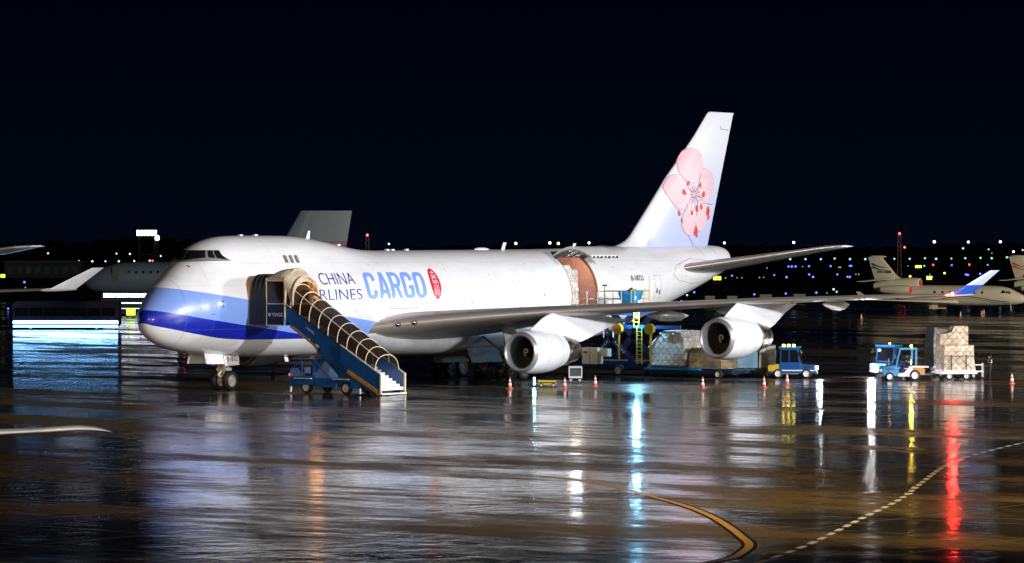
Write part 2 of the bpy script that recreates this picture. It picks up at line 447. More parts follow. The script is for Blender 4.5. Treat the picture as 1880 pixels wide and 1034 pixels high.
# ---------------------------------------------------------------- the four engined freighter
def livery():
    m, n, l, b = node_mat('fuselage_livery')
    t = n.new('ShaderNodeTexCoord'); s = n.new('ShaderNodeSeparateXYZ'); l.new(t.outputs['Object'], s.inputs[0])
    def M2(op, a, c, clamp=False):
        x = n.new('ShaderNodeMath'); x.operation = op; x.use_clamp = clamp
        for i, v in enumerate((a, c)):
            if isinstance(v, (int, float)): x.inputs[i].default_value = v
            else: l.new(v, x.inputs[i])
        return x.outputs[0]
    u = M2('DIVIDE', s.outputs[0], -70.0)
    def curve(pts):
        c = n.new('ShaderNodeFloatCurve'); cm = c.mapping.curves[0]
        P = [(x/70, z/10) for x, z in pts]
        cm.points[0].location = P[0]; cm.points[1].location = P[-1]
        for p in P[1:-1]: cm.points.new(*p)
        for p in cm.points: p.handle_type = 'VECTOR'
        c.mapping.update(); l.new(u, c.inputs[1]); return M2('MULTIPLY', c.outputs[0], 10)
    z = s.outputs[2]
    b1 = curve([(0, 6.86), (2.05, 6.49), (4.34, 6.13), (6.77, 5.80), (14.4, 4.83), (20.5, 4.12), (26, 3.2), (70, 3.2)])
    b2 = curve([(0, 5.25), (.73, 5.12), (3.72, 4.58), (6.61, 4.19), (12.85, 3.45), (15.3, 3.2), (70, 3.2)])
    b3 = curve([(0, 4.4), (.31, 4.24), (2.3, 3.82), (4.19, 3.49), (5.3, 3.36), (7.21, 3.26), (13, 3.2), (70, 3.2)])
    def below(c): return M2('MULTIPLY', M2('SUBTRACT', c, z), 60, True)
    # weathering: faint panel joints, streaks of grime towards the belly
    ns = n.new('ShaderNodeTexNoise'); ns.inputs['Scale'].default_value = .5; ns.inputs['Detail'].default_value = 7; ns.inputs['Roughness'].default_value = .7
    mp = n.new('ShaderNodeMapping'); mp.inputs['Scale'].default_value = (.6, 1.5, 2.2); l.new(t.outputs['Object'], mp.inputs[0]); l.new(mp.outputs[0], ns.inputs['Vector'])
    w0 = n.new('ShaderNodeMix'); w0.data_type = 'RGBA'
    mr = n.new('ShaderNodeMapRange'); mr.inputs[1].default_value = .35; mr.inputs[2].default_value = .68; l.new(ns.outputs[0], mr.inputs[0])
    l.new(mr.outputs[0], w0.inputs[0]); w0.inputs[6].default_value = (.86, .86, .87, 1); w0.inputs[7].default_value = (.74, .74, .74, 1)
    def mixc(f, a, col):
        x = n.new('ShaderNodeMix'); x.data_type = 'RGBA'; l.new(f, x.inputs[0]); l.new(a, x.inputs[6])
        if isinstance(col, tuple): x.inputs[7].default_value = (*col, 1)
        else: l.new(col, x.inputs[7])
        return x.outputs[2]
    c = mixc(below(b1), w0.outputs[2], (.22, .37, .86))
    c = mixc(below(b2), c, (.006, .02, .40))
    c = mixc(below(b3), c, w0.outputs[2])
    # skin joints: thin rings every few metres and lap joints along the body
    def joint(src, period, width, off=0.0):
        f = M2('FRACT', M2('ADD', M2('DIVIDE', src, period), off), 0)
        return M2('LESS_THAN', f, width/period)
    j = M2('MAXIMUM', joint(M2('MULTIPLY', s.outputs[0], -1), 6.1, .025, .35), joint(z, 1.37, .018, .12))
    c = mixc(M2('MULTIPLY', j, .38), c, (.25, .25, .27))
    l.new(c, b.inputs['Base Color'])
    rr = n.new('ShaderNodeMapRange'); rr.inputs[3].default_value = .26; rr.inputs[4].default_value = .40; l.new(ns.outputs[0], rr.inputs[0]); l.new(rr.outputs[0], b.inputs['Roughness'])
    b.inputs['Coat Weight'].default_value = .55; b.inputs['Coat Roughness'].default_value = .10
    return m
M['livery'] = livery()

def thick(xi, t): return 5*t*(.2969*math.sqrt(max(xi,0))-.1260*xi-.3516*xi**2+.2843*xi**3-.1015*xi**4)
XI = [1, .9, .78, .65, .5, .36, .24, .14, .07, .03, .008, 0]
def foil(le, chord, t, camber=.012, inc=0.0):
    """closed section loop: [(along x, up z)] upper surface from the trailing edge forward, then lower"""
    up = [(x, thick(x, t)+4*camber*x*(1-x)) for x in XI]; lo = [(x, -thick(x, t)*.95+4*camber*x*(1-x)*.3) for x in XI[::-1][1:-1]]
    ca, sa = math.cos(inc), math.sin(inc)
    return [(le+chord*(x*ca), chord*(z-x*sa)) for x, z in up+lo]
def wing_loft(mb, secs, front=0, side=1):
    """secs: (y, x leading edge, z, chord, t, incidence)"""
    rings = []
    for y, xl, z, c, t, inc in secs:
        rings.append([(x, y*side, z+dz) for x, dz in foil(xl, c, t, inc=inc)])
    n = len(rings[0]); b = len(mb.v)
    for r in rings: mb.v += r
    for i in range(len(rings)-1):
        for k in range(n):
            mb.f.append((b+i*n+k, b+i*n+(k+1)%n, b+(i+1)*n+(k+1)%n, b+(i+1)*n+k))
            mb.mi.append(1 if 7 <= k <= 14 else 0)
    mb.f.append(tuple(b+k for k in range(n))); mb.mi.append(0)
    mb.f.append(tuple(b+(len(rings)-1)*n+k for k in range(n))[::-1]); mb.mi.append(0)

def lettering(text, size, offset=0.0, cuts=0.12, space=1.0):
    """outline text as a flat mesh in (u, v), cut into thin rows so that it can follow a curved skin"""
    cu = bpy.data.curves.new('lettering', 'FONT'); cu.body = text; cu.size = size; cu.offset = offset; cu.space_character = space
    cu.resolution_u = 4
    ob = bpy.data.objects.new('lettering', cu); COL.objects.link(ob)
    dg = bpy.context.evaluated_depsgraph_get(); me = ob.evaluated_get(dg).to_mesh()
    bm = bmesh.new(); bm.from_mesh(me); ob.evaluated_get(dg).to_mesh_clear()
    bpy.data.objects.remove(ob); bpy.data.curves.remove(cu)
    return bm
def fit_text(bm, u0, u1, v0, v1, cuts=.12):
    xs = [v.co.x for v in bm.verts]; ys = [v.co.y for v in bm.verts]
    a, b, c, d = min(xs), max(xs), min(ys), max(ys)
    for v in bm.verts:
        v.co.x = u0+(v.co.x-a)/(b-a)*(u1-u0); v.co.y = v0+(v.co.y-c)/(d-c)*(v1-v0)
    if cuts:
        z = v0+cuts
        while z < v1:
            bmesh.ops.bisect_plane(bm, geom=bm.verts[:]+bm.edges[:]+bm.faces[:], plane_co=(0, z, 0), plane_no=(0, 1, 0)); z += cuts
    vs = [tuple(v.co) for v in bm.verts]; bm.verts.index_update(); fs = [tuple(v.index for v in f.verts) for f in bm.faces]
    bm.free(); return vs, fs
def side_decal(mb, vs, fs, off=.02, slant=0.0):
    mb.add([(u, side_y(u, v)+off, v) for u, v, *_ in vs], fs)
def poly_grid(poly, step=.15):
    bm = bmesh.new(); vv = [bm.verts.new((x, z, 0)) for x, z in poly]; bm.faces.new(vv)
    bmesh.ops.triangulate(bm, faces=bm.faces[:])
    zs = [z for x, z in poly]; z = min(zs)+step
    while z < max(zs):
        bmesh.ops.bisect_plane(bm, geom=bm.verts[:]+bm.edges[:]+bm.faces[:], plane_co=(0, z, 0), plane_no=(0, 1, 0)); z += step
    bm.verts.index_update(); vs = [tuple(v.co) for v in bm.verts]; fs = [tuple(v.index for v in f.verts) for f in bm.faces]
    bm.free(); return vs, fs

DOOR = (42.7, 46.2)
jet = thing('cargo_airliner', 'large white four engined cargo airliner with blue nose stripe and pink blossom on its tail', 'airliner', (0,0,0), aft=True, group='four engined freighters')
# --- body shell with the side cargo door opening
xs = [0, .06, .14, .25, .4, .6, .85, 1.1, 1.4, 1.7, 2.05, 2.4, 2.8, 3.2, 3.5, 3.8, 4.1, 4.4, 4.75, 5.1, 5.5, 6, 6.6, 7.2, 8, 9]
x = 10.
while x < 42: xs.append(x); x += 1.0
xs += [42, 42.7, 43.6, 44.5, 45.4, 46.2, 47, 48, 49]
x = 50.
while x < 66: xs.append(x); x += .9
xs += [66, 66.8, 67.3, 67.6, 67.95, 68.2, 68.3, 68.5, 68.6, 68.65]
mb = MB(); rings = [fus_ring(x) for x in xs]
mb.v = [p for r in rings for p in r]
for i in range(len(xs)-1):
    for k in range(NTH):
        kk = k if k < NTH/2 else k-NTH
        if xs[i] >= DOOR[0]-.01 and xs[i+1] <= DOOR[1]+.01 and -3 <= kk <= 14: continue
        mb.f.append((i*NTH+k, i*NTH+(k+1)%NTH, (i+1)*NTH+(k+1)%NTH, (i+1)*NTH+k)); mb.mi.append(0)
mb.f.append(tuple(range(NTH))); mb.mi.append(0)
mb.f.append(tuple((len(xs)-1)*NTH+k for k in range(NTH))); mb.mi.append(0)
body = mb.build('fuselage', M['livery'], jet, aft=True, smooth=True, sharp=50, recalc=False)
# outward normals: the flip of x mirrors the winding, so turn the faces once
_bm = bmesh.new(); _bm.from_mesh(body.data)
_f = max(_bm.faces, key=lambda f: f.calc_center_median().y)
if _f.normal.y < 0: bmesh.ops.reverse_faces(_bm, faces=_bm.faces[:])
_bm.to_mesh(body.data); _bm.free()
# --- hold seen through the door
TH0, TH1 = -3*2*math.pi/NTH, 15*2*math.pi/NTH
mb = MB()
for x0, x1 in ((40.2, 49.0),):
    ring = []
    for xx in (x0, x1):
        P = fus_par(44.5); r = []
        for k in range(13, 101):
            th = 2*math.pi*(k)/NTH
            if not (TH1-.02 <= th <= 2*math.pi+TH0+.02): continue
            y, z = fus_pt(P, th); y *= .965; z = 5.44+(z-5.44)*.965
            if z < 4.86: continue
            r.append((xx, y, z))
        r.append((xx, 3.05, 4.862)); ring.append(r)
    mb.loft(ring, False, False, closed=False)
mb.box(40.2, 49.0, -3.1, 3.0, 4.74, 4.86)

for xx, q in ((40.2, ring[0]), (49.0, ring[1])): mb.add([(xx, y, z) for _, y, z in q], [tuple(range(len(q)))])
lin = mb.build('hold_lining', M['salmon'], jet, aft=True, recalc=False)
# door frame: a bevelled rim standing round the opening
mb = MB()
for xx, s in ((DOOR[0], 1), (DOOR[1], -1)):
    r = []
    for k in range(-3, 16):
        P = fus_par(xx); y, z = fus_pt(P, 2*math.pi*k/NTH)
        r.append([(xx+s*.0, y+.012, z), (xx+s*.10, y+.012, z), (xx+s*.10, y*.955, 5.44+(z-5.44)*.955), (xx, y*.955, 5.44+(z-5.44)*.955)])
    mb.loft(r)
for k in (-3, 15):
    th = 2*math.pi*k/NTH; y, z = fus_pt(fus_par(44.5), th)
    mb.box(DOOR[0], DOOR[1], y-.35, y+.012, z-.05, z+.05)
M['rim'] = mat('brown_frame', (.38, .16, .07), .45, var=.2)
mb.build('door_frame', M['rim'], jet, aft=True)
# cargo door swung up
hinge = (1.62, 8.50)
mb = MB(); r_out = []; r_in = []
y1, z1 = 4.92, 8.52
n = 16
for i in range(n+1):
    t = i/n; y = hinge[0]+(y1-hinge[0])*t; z = hinge[1]+(z1-hinge[1])*t+.62*math.sin(math.pi*t)*1.0
    r_out.append((y, z)); r_in.append((y, z-.14-.06*math.sin(math.pi*t)))
ringA = [(DOOR[0]+.03, y, z) for y, z in r_out]+[(DOOR[0]+.03, y, z) for y, z in r_in[::-1]]
ringB = [(DOOR[1]-.03, y, z) for y, z in r_out]+[(DOOR[1]-.03, y, z) for y, z in r_in[::-1]]
mb.loft([ringA, ringB])
cd = mb.build('cargo_door', M['white2'], jet, aft=True, smooth=True)
mb = MB()
for xx in (DOOR[0]+.05, DOOR[0]+1.2, DOOR[0]+2.3, DOOR[1]-.17):
    mb.loft([[(xx, y, z) for y, z in r_in], [(xx+.12, y, z) for y, z in r_in], [(xx+.12, y, z-.13) for y, z in r_in], [(xx, y, z-.13) for y, z in r_in]], closed=False, cap0=False, cap1=False)
mb.each('door_rib', M['cream'], cd, aft=True)
mb = MB()
for k in range(7): mb.box(DOOR[0]+.25+k*.5, DOOR[0]+.4+k*.5, 4.90, 4.99, 8.30, 8.46)
mb.each('latch', M['black'], cd, aft=True)
mb = MB()
for xx in (DOOR[0]-.06, DOOR[1]-.05): mb.beam((xx, 1.75, 8.25), (xx+.05, 3.0, 8.75), .16, .22)
mb.each('hinge_arm', M['dgrey'], cd, aft=True)

# --- flight deck windows: laid on the skin of the nose
def front_x(y, z):
    lo, hi = .05, 12.0
    for _ in range(40):
        m = (lo+hi)/2; P = fus_par(m); top = max(P[2]+P[3], P[4]+P[5])
        if z < top-.002 and side_y(m, z) >= y: hi = m
        else: lo = m
    return hi
def nose_patch(corners, off, n=6, side=1):
    """corners: four (y, z) points: bottom front, bottom rear, top rear, top front"""
    mb = MB(); g = []
    for i in range(n+1):
        row = []
        for j in range(n+1):
            a, b = i/n, j/n
            y = (corners[0][0]*(1-a)+corners[1][0]*a)*(1-b)+(corners[3][0]*(1-a)+corners[2][0]*a)*b
            z = (corners[0][1]*(1-a)+corners[1][1]*a)*(1-b)+(corners[3][1]*(1-a)+corners[2][1]*a)*b
            x = front_x(y, z); e = .03
            dy = (front_x(y+e, z)-front_x(max(y-e, 0), z))/(y+e-max(y-e, 0)); dz = (front_x(y, z+e)-front_x(y, z-e))/(2*e)
            nn = Vector((-1, dy, dz)).normalized()*off
            row.append((x+nn.x, (y+nn.y)*side, z+nn.z))
        g.append(row)
    vs = [p for r in g for p in r]; fs = [(i*(n+1)+j, (i+1)*(n+1)+j, (i+1)*(n+1)+j+1, i*(n+1)+j+1) for i in range(n) for j in range(n)]
    mb.add(vs, fs); return mb
WIN = [[(.05,8.22),(1.27,8.42),(.96,8.86),(.05,8.86)], [(1.38,8.43),(1.60,8.40),(1.22,8.86),(1.07,8.86)], [(1.64,8.395),(1.93,8.28),(1.42,8.86),(1.27,8.86)]]
M['winframe'] = mat('window_frame_metal', (.5, .48, .42), .35, metal=.6)
for side in (1, -1):
    for c in WIN:
        nose_patch(c, .03, side=side).build('cockpit_window', M['glass'], jet, aft=True, smooth=True, recalc=False)
    mb = nose_patch([(.0,8.13),(1.99,8.22),(1.40,8.90),(.0,8.90)], .012, 12, side)
    mb.build('window_surround', M['winframe'], jet, aft=True, smooth=True, recalc=False)
# upper deck windows, small marks
def disc(u, v, ru, rv, n=16): return [(u+ru*math.cos(2*math.pi*k/n), v+rv*math.sin(2*math.pi*k/n)) for k in range(n)]
def rrect(u, v, hu, hv):
    return [(u+hu*max(-1, min(1, 1.35*math.cos(a))), v+hv*max(-1, min(1, 1.2*math.sin(a)))) for a in [2*math.pi*k/20 for k in range(20)]]
M['shade'] = mat('drawn_window_shade', (.25, .2, .14), .5)
for u in (11.48, 12.05, 12.62):
    mb = MB(); vs, fs = poly_grid(rrect(u, 8.33, .17, .24), .08); side_decal(mb, vs, fs, .012)
    w = mb.build('upper_deck_window', M['dgrey'], jet, aft=True, recalc=False)
    mb = MB(); vs, fs = poly_grid(rrect(u+.02, 8.33, .10, .17), .08); side_decal(mb, vs, fs, .022)
    mb.build('pane', M['shade'], w, aft=True, recalc=False)
# --- titles
NAVY, SKY = M['dblue'], M['lblue']
mb = MB()
side_decal(mb, *fit_text(lettering('CHINA', 1, -.008), 14.05, 17.75, 6.66, 7.42))
side_decal(mb, *fit_text(lettering('AIRLINES', 1, -.008), 12.2, 18.2, 5.66, 6.36))
mb.build('company_title', NAVY, jet, aft=True, recalc=False)
def glyph(ch):
    """condensed heavy capital in a unit box: list of quads"""
    W2, t, th = .62, .19, .15
    def P(a, inner):
        hx, hy = (W2/2-(t if inner else 0)), (.5-(th if inner else 0)); e = .55
        c, q = math.cos(a), math.sin(a)
        return (W2/2+hx*math.copysign(abs(c)**e, c), .5+hy*math.copysign(abs(q)**e, q))
    def arc(a0, a1, n=22):
        out = []
        for k in range(n):
            a, b = a0+(a1-a0)*k/n, a0+(a1-a0)*(k+1)/n; out.append([P(a, 0), P(b, 0), P(b, 1), P(a, 1)])
        return out
    if ch == 'O': return arc(0, 2*math.pi, 40)
    if ch == 'C': return arc(R(12), R(348), 36)
    if ch == 'G': return arc(R(12), R(300), 32)+[[(W2-t, .02), (W2, .02), (W2, .5), (W2-t, .5)], [(.34, .36), (W2-t, .36), (W2-t, .5), (.34, .5)]]
    if ch == 'A': return [[(0, 0), (t, 0), (.36, 1), (.22, 1)], [(W2+.02, 0), (W2+.02-t, 0), (.28, 1), (.42, 1)], [(.14, .2), (.50, .2), (.47, .34), (.17, .34)]]
    if ch == 'R':
        q = [[(0, 0), (t, 0), (t, 1), (0, 1)], [(t, .86), (.36, .86), (.36, 1), (t, 1)], [(t, .42), (.36, .42), (.36, .56), (t, .56)]]
        for k in range(10):
            a, b = R(90-18*k), R(90-18*(k+1)); f = lambda g, r, h: (.36+r*math.cos(g), .71+h*math.sin(g))
            q.append([f(a, .26, .29), f(b, .26, .29), f(b, .07, .15), f(a, .07, .15)])
        return q+[[(.26, .44), (.42, .46), (W2+.02, 0), (W2-.18, 0)]]
mb = MB()
for i, ch in enumerate('CARGO'):
    u0 = 18.74+i*1.355
    for k, qd in enumerate(glyph(ch)):
        vs, fs = poly_grid([(u0+a*1.215/.62, 5.68+b*1.74) for a, b in qd], .14); side_decal(mb, vs, fs, .016+.003*(k % 2) if ch in 'GAR' else .016)
mb.build('cargo_title', SKY, jet, aft=True, recalc=False)
# red oval seal with white seal script strokes
mb = MB(); vs, fs = poly_grid([(26.55+.56*math.cos(a)-.0*math.sin(a), 6.62+1.03*math.sin(a)) for a in [2*math.pi*k/40 for k in range(40)]], .1)
side_decal(mb, vs, fs, .02); seal = mb.build('red_seal', M['redp'], jet, aft=True, recalc=False)
mb = MB()
ST = [[(-.22,.72),(.0,.80),(.22,.72)], [(0,.88),(0,.45)], [(-.26,.55),(-.1,.48),(.1,.48),(.26,.55)], [(-.3,.35),(0,.42),(.3,.35)], [(-.2,.62),(-.2,.25)], [(.2,.62),(.2,.25)], [(-.34,.18),(.34,.18)],
      [(0,.3),(0,.02)], [(-.3,.0),(-.3,.08),(.3,.08),(.3,-.04)], [(-.22,-.12),(0,-.05),(.05,-.2),(.28,-.28)], [(.26,-.12),(.05,-.2)], [(-.3,-.2),(-.12,-.28),(-.12,-.8)], [(-.3,-.36),(-.3,-.7)], [(-.3,-.36),(-.12,-.36)], [(-.3,-.52),(-.12,-.52)], [(-.3,-.70),(-.12,-.70)],
      [(.02,-.75),(.02,-.42),(.14,-.32),(.28,-.42),(.28,-.72)], [(.15,-.45),(.15,-.85)]]
for st in ST:
    for (a, b), (c, d) in zip(st, st[1:]):
        dx, dz = c-a, d-b; L = math.hypot(dx, dz) or 1; px, pz = -dz/L*.02, dx/L*.02
        q = [(26.55+a*.95+px, 6.62+b+pz), (26.55+c*.95+px, 6.62+d+pz), (26.55+c*.95-px, 6.62+d-pz), (26.55+a*.95-px, 6.62+b-pz)]
        vs, fs = poly_grid(q, .15); side_decal(mb, vs, fs, .035)
mb.build('seal_script', M['whitel'], seal, aft=True, recalc=False)
mb = MB(); side_decal(mb, *fit_text(lettering('B-18721', 1, .01), 51.0, 52.75, 6.62, 7.0)); mb.build('registration', M['ink'], jet, aft=True, recalc=False)
# hatch outlines, vents and sensors on the port skin
mb = MB()
for u, v, ru, rv in [(4.6,5.72,.045,.06),(4.62,5.38,.04,.05),(3.5,7.9,.05,.06),(22.8,5.5,.05,.04),(39.3,5.75,.05,.1),(54.7,5.85,.10,.22),(55.15,5.75,.07,.2),(3.85,4.92,.16,.02),(10.2,7.3,.03,.03),(17.4,4.9,.05,.03),(20.1,7.9,.03,.03),(28.2,7.6,.04,.03),(30.5,5.3,.06,.04),(33.1,7.2,.04,.03),(36.4,6.7,.03,.05),(38.2,7.9,.05,.03),(47.8,6.2,.05,.03),(49.1,7.6,.03,.04),(52.0,5.4,.06,.03),(57.2,7.4,.04,.03),(59.8,6.9,.04,.04),(12.4,4.6,.05,.03),(9.9,3.0,.06,.04),(1.7,4.2,.03,.03),(4.3,4.0,.03,.03),(5.3,4.1,.03,.03)]:
    vs, fs = poly_grid(disc(u, v, ru, rv), .08); side_decal(mb, vs, fs, .02)
mb.each('sensor', M['ink'], jet, aft=True, recalc=False)
def outline(mb, u0, u1, v0, v1, w=.03):
    for a, b, c, d in [(u0,u1,v0,v0+w),(u0,u1,v1-w,v1),(u0,u0+w,v0,v1),(u1-w,u1,v0,v1)]:
        vs, fs = poly_grid([(a,c),(b,c),(b,d),(a,d)], .12); side_decal(mb, vs, fs, .012)
M['joint'] = mat('panel_joint', (.32, .32, .34), .5)
mb = MB(); outline(mb, 7.7, 8.75, 4.95, 6.9); outline(mb, 34.2, 37.2, 5.0, 6.1, .022); outline(mb, 54.4, 55.4, 5.3, 7.0, .025); outline(mb, 21.2, 24.4, 5.0, 5.05, .02); outline(mb, 3.0, 4.1, 5.2, 5.9, .02)
mb.each('hatch', M['joint'], jet, aft=True, recalc=False)
# radome ring
mb = MB(); P = fus_par(2.1)
mb.loft([[(xx, fus_pt(fus_par(xx), 2*math.pi*k/NTH)[0]*1.003, 4.8+(fus_pt(fus_par(xx), 2*math.pi*k/NTH)[1]-4.8)*1.003) for k in range(NTH)] for xx in (2.1, 2.115)], False, False)
mb.build('radome_joint', mat('radome_joint', (.12,.2,.5), .5), jet, aft=True, recalc=False)
# crown fittings
mb = MB()
mb.loft([[(16.3+a, b, z) for a, b in ((0,0),(.1,.05),(.42,0),(.1,-.05))] if z < 9.7 else [(16.55+a, b, z) for a, b in ((0,0),(.05,.03),(.22,0),(.05,-.03))] for z in (9.6, 10.15)])
mb.loft([[(38.6+a+d, b, z) for a, b in ((0,0),(.1,.05),(.4,0),(.1,-.05))] for z, d in ((8.85,0),(9.4,.28))])
mb.loft([[(47.6+a+d, b, z) for a, b in ((0,0),(.1,.05),(.35,0),(.1,-.05))] for z, d in ((8.95,0),(9.35,.2))])
mb.each('blade_antenna', M['white'], jet, aft=True)
mb = MB(); mb.sphere((36.2,0,8.9), .9, 14, 8, .18, .3); mb.build('antenna_fairing', M['white'], jet, aft=True, smooth=True)
mb = MB()
for xx, z in ((9.4,9.82),(10.9,9.83),(25.0,8.87),(25.6,8.87),(27.2,8.88),(19.6,9.2)): mb.box(xx, xx+.3, -.1, .1, z-.05, z+.07)
mb.each('crown_light', M['white'], jet, aft=True)

# --- wings
WS = [(2.2, 19.0, 3.62, 17.2, .120, R(2.0)), (3.3, 20.0, 3.85, 15.7, .115, R(1.8)), (6.5, 22.9, 4.28, 13.6, .092, R(1.4)), (11.7, 27.5, 4.80, 10.4, .070, R(.9)), (16.5, 31.8, 5.10, 8.9, .060, R(.5)), (21.0, 35.9, 5.40, 7.4, .055, R(.2)), (26.5, 40.85, 5.63, 5.8, .052, 0), (31.6, 45.4, 5.84, 4.3, .05, 0)]
def wz(y):
    y = abs(y)
    for a, b in zip(WS, WS[1:]):
        if a[0] <= y <= b[0]:
            t = (y-a[0])/(b[0]-a[0]); return [a[i]+(b[i]-a[i])*t for i in range(6)]
M['slat'] = mat('polished_leading_edge', (.50, .45, .40), .36, metal=.55, var=.08, vscale=.4)
for side in (1, -1):
    mb = MB(); wing_loft(mb, WS, side=side)
    w = mb.build('wing', [M['wingskin'], M['slat']], jet, aft=True, smooth=True, sharp=60)
    # winglet: canted, swept, blue foot
    def wl(t): return (31.6+.95*t)*side, 46.3+3.9*t, 5.90+1.60*t, 3.15-1.8*t
    mb = MB(); rings = []
    for t in (0, .38, .39, 1.0):
        y, xl, z, c = wl(t); rings.append([(xl+xx*c, y+dd*c, z) for xx, dd in [(p[0], p[1]) for p in foil(0, 1, .07, 0)]])
    nn = len(rings[0]); b0 = len(mb.v)
    for r in rings: mb.v += r
    for i in range(3):
        for k in range(nn):
            mb.f.append((i*nn+k, i*nn+(k+1)%nn, (i+1)*nn+(k+1)%nn, (i+1)*nn+k)); mb.mi.append(1 if i < 1 else 0)
    mb.f.append(tuple(3*nn+k for k in range(nn))); mb.mi.append(0)
    M.setdefault('wlblue', mat('winglet_blue', (.03, .10, .50), .35))
    M.setdefault('wlwhite', mat('winglet_pale', (.62, .70, .86), .35, coat=.3))
    mb.build('winglet', [M['wlwhite'], M['wlblue']], jet, aft=True, smooth=True, sharp=50)
    # navigation light at the tip
    mb = MB(); mb.sphere((46.15, 31.75*side, 5.93), .13, 10, 6)
    mb.build('navigation_light', glow('navigation_red' if side > 0 else 'navigation_green', (1, .03, .02) if side > 0 else (.02, 1, .3), 50 if side > 0 else 8), jet, aft=True)
    # flap track fairings
    for y, xs_, ln, dz in ((7.4, 31.5, 6.0, -.65), (14.2, 35.4, 5.4, -.5), (18.4, 37.6, 4.6, -.42), (24.6, 41.2, 3.6, -.3)):
        c = wz(y); mb = MB(); rings = []
        for t, r in ((0,.03),(.12,.2),(.35,.36),(.6,.38),(.82,.27),(1,.04)):
            zc = c[2]+dz-.18*t+(.10 if t > .9 else 0)
            rings.append([(xs_+ln*t, side*y+r*.62*math.cos(a), zc+r*math.sin(a)) for a in [2*math.pi*k/14 for k in range(14)]])
        mb.loft(rings); mb.build('flap_track_fairing', M['white2'], jet, aft=True, smooth=True)
# wing to body fairing
mb = MB(); rings = []
for xx, hw, zb, zt in ((18.6,1.6,2.6,3.6),(20,2.95,2.2,4.3),(23,3.28,1.82,4.5),(28,3.36,1.7,4.4),(34,3.36,1.7,4.3),(38,3.2,1.85,4.0),(42,2.6,2.05,3.4),(44.5,1.4,2.3,2.9)):
    rings.append([(xx, hw*math.copysign(abs(math.cos(a))**.6, math.cos(a)), (zb+zt)/2+(zt-zb)/2*math.copysign(abs(math.sin(a))**.75, math.sin(a))) for a in [2*math.pi*k/28 for k in range(28)]])
mb.loft(rings); mb.build('belly_fairing', M['grey'], jet, aft=True, smooth=True)
# landing lights in the port wing root
for side in (1, -1):
  for yy in (4.15, 4.95):
    c = wz(yy)
    mb = MB(); mb.sphere((c[1]+.10, yy*side, c[2]+.03), .21, 12, 8, .8); ll = mb.build('landing_light', M['dgrey'], jet, aft=True, smooth=True)
    mb = MB(); mb.sphere((c[1]-.02, yy*side+.02, c[2]+.05), .13, 12, 8, .8); mb.build('lens', M['bare'], ll, aft=True, smooth=True)

# --- engines
M['cowl'] = mat('engine_cowl_white', (.80, .81, .85), .3, coat=.5, var=.05, vscale=1)
def engine(xc, yc, zc):
    R0 = 1.40
    mb = MB(); mb.lathe([(.28,1.33),(.5,1.385),(.9,1.42),(1.5,1.45),(2.3,1.44),(3.1,1.36),(3.8,1.22),(4.35,1.08),(4.36,1.0),(3.6,.98)], 48, 'x', (xc,yc,zc))
    e = mb.build('engine', M['cowl'], jet, aft=True, smooth=True, sharp=50)
    mb = MB(); mb.lathe([(.30,1.335),(.12,1.30),(.02,1.24),(0,1.18),(.03,1.12),(.14,1.07),(.3,1.05)], 48, 'x', (xc,yc,zc))
    mb.build('inlet_lip', M['lip'], e, aft=True, smooth=True)
    mb = MB(); mb.lathe([(.3,1.05),(.8,1.06),(1.3,1.10)], 40, 'x', (xc,yc,zc))
    mb.build('inlet_barrel', mat('inlet_lining', (.10,.11,.13), .45, metal=.5) if 'inl' not in M else M['inl'], e, aft=True, smooth=True)
    mb = MB(); mb.lathe([(1.32,1.1),(1.33,.02)], 40, 'x', (xc,yc,zc), False, True)
    nb = 38
    for k in range(nb):
        a = 2*math.pi*k/nb; ca, sa = math.cos(a), math.sin(a); cb, sb = math.cos(a+.10), math.sin(a+.10)
        cc, sc = math.cos(a+.17), math.sin(a+.17)
        mb.add([(xc+1.05,yc+.30*ca,zc+.30*sa),(xc+1.30,yc+.30*cb,zc+.30*sb),(xc+1.28,yc+1.08*cc,zc+1.08*sc),(xc+1.10,yc+1.08*ca,zc+1.08*sa)], [(0,1,2,3)])
    mb.build('fan', M['fan'], e, aft=True)
    mb = MB(); mb.lathe([(.72,.01),(.78,.10),(.9,.2),(1.1,.31),(1.2,.33)], 24, 'x', (xc,yc,zc)); sp = mb.build('spinner', M['black'], e, aft=True, smooth=True)
    mb = MB(); pts = []
    for k in range(15):
        t = k/14; a = 5.2*t-1.1; r = .05+.27*t; pts.append((xc+.70+.36*t-.02, yc+r*math.cos(a)*1.04, zc+r*math.sin(a)*1.04))
    mb.tube(pts, .04, 5); mb.build('spiral_mark', M['whitel'], sp, aft=True)
    mb = MB(); mb.lathe([(3.9,1.0),(4.3,1.04),(5.1,1.0),(5.2,.93),(6.2,.78),(6.22,.70),(5.4,.70)], 36, 'x', (xc,yc,zc)); mb.build('exhaust_nozzle', M['hot'], e, aft=True, smooth=True)
    mb = MB(); mb.lathe([(5.4,.5),(6.2,.40),(6.8,.05)], 24, 'x', (xc,yc,zc)); mb.build('exhaust_plug', M['dgrey'], e, aft=True, smooth=True)
    # seams of the cowl
    mb = MB()
    for t, r in ((1.55,1.452),(3.25,1.34)): mb.lathe([(t,r),(t+.025,r)], 48, 'x', (xc,yc,zc))
    mb.each('cowl_seam', M['joint'], e, aft=True)
    mb = MB(); mb.box(xc+1.0, xc+2.0, yc+1.12 if yc > 0 else yc-1.2, yc+1.2 if yc > 0 else yc-1.12, zc+.95, zc+1.05); 
    return e
M['inl'] = mat('inlet_lining', (.20,.21,.23), .45, metal=.3, var=.2)
M['lip'] = mat('inlet_lip_metal', (.50,.48,.46), .38, metal=.7, var=.08)
M['fan'] = mat('fan_blades', (.09,.095,.105), .4, metal=.5)
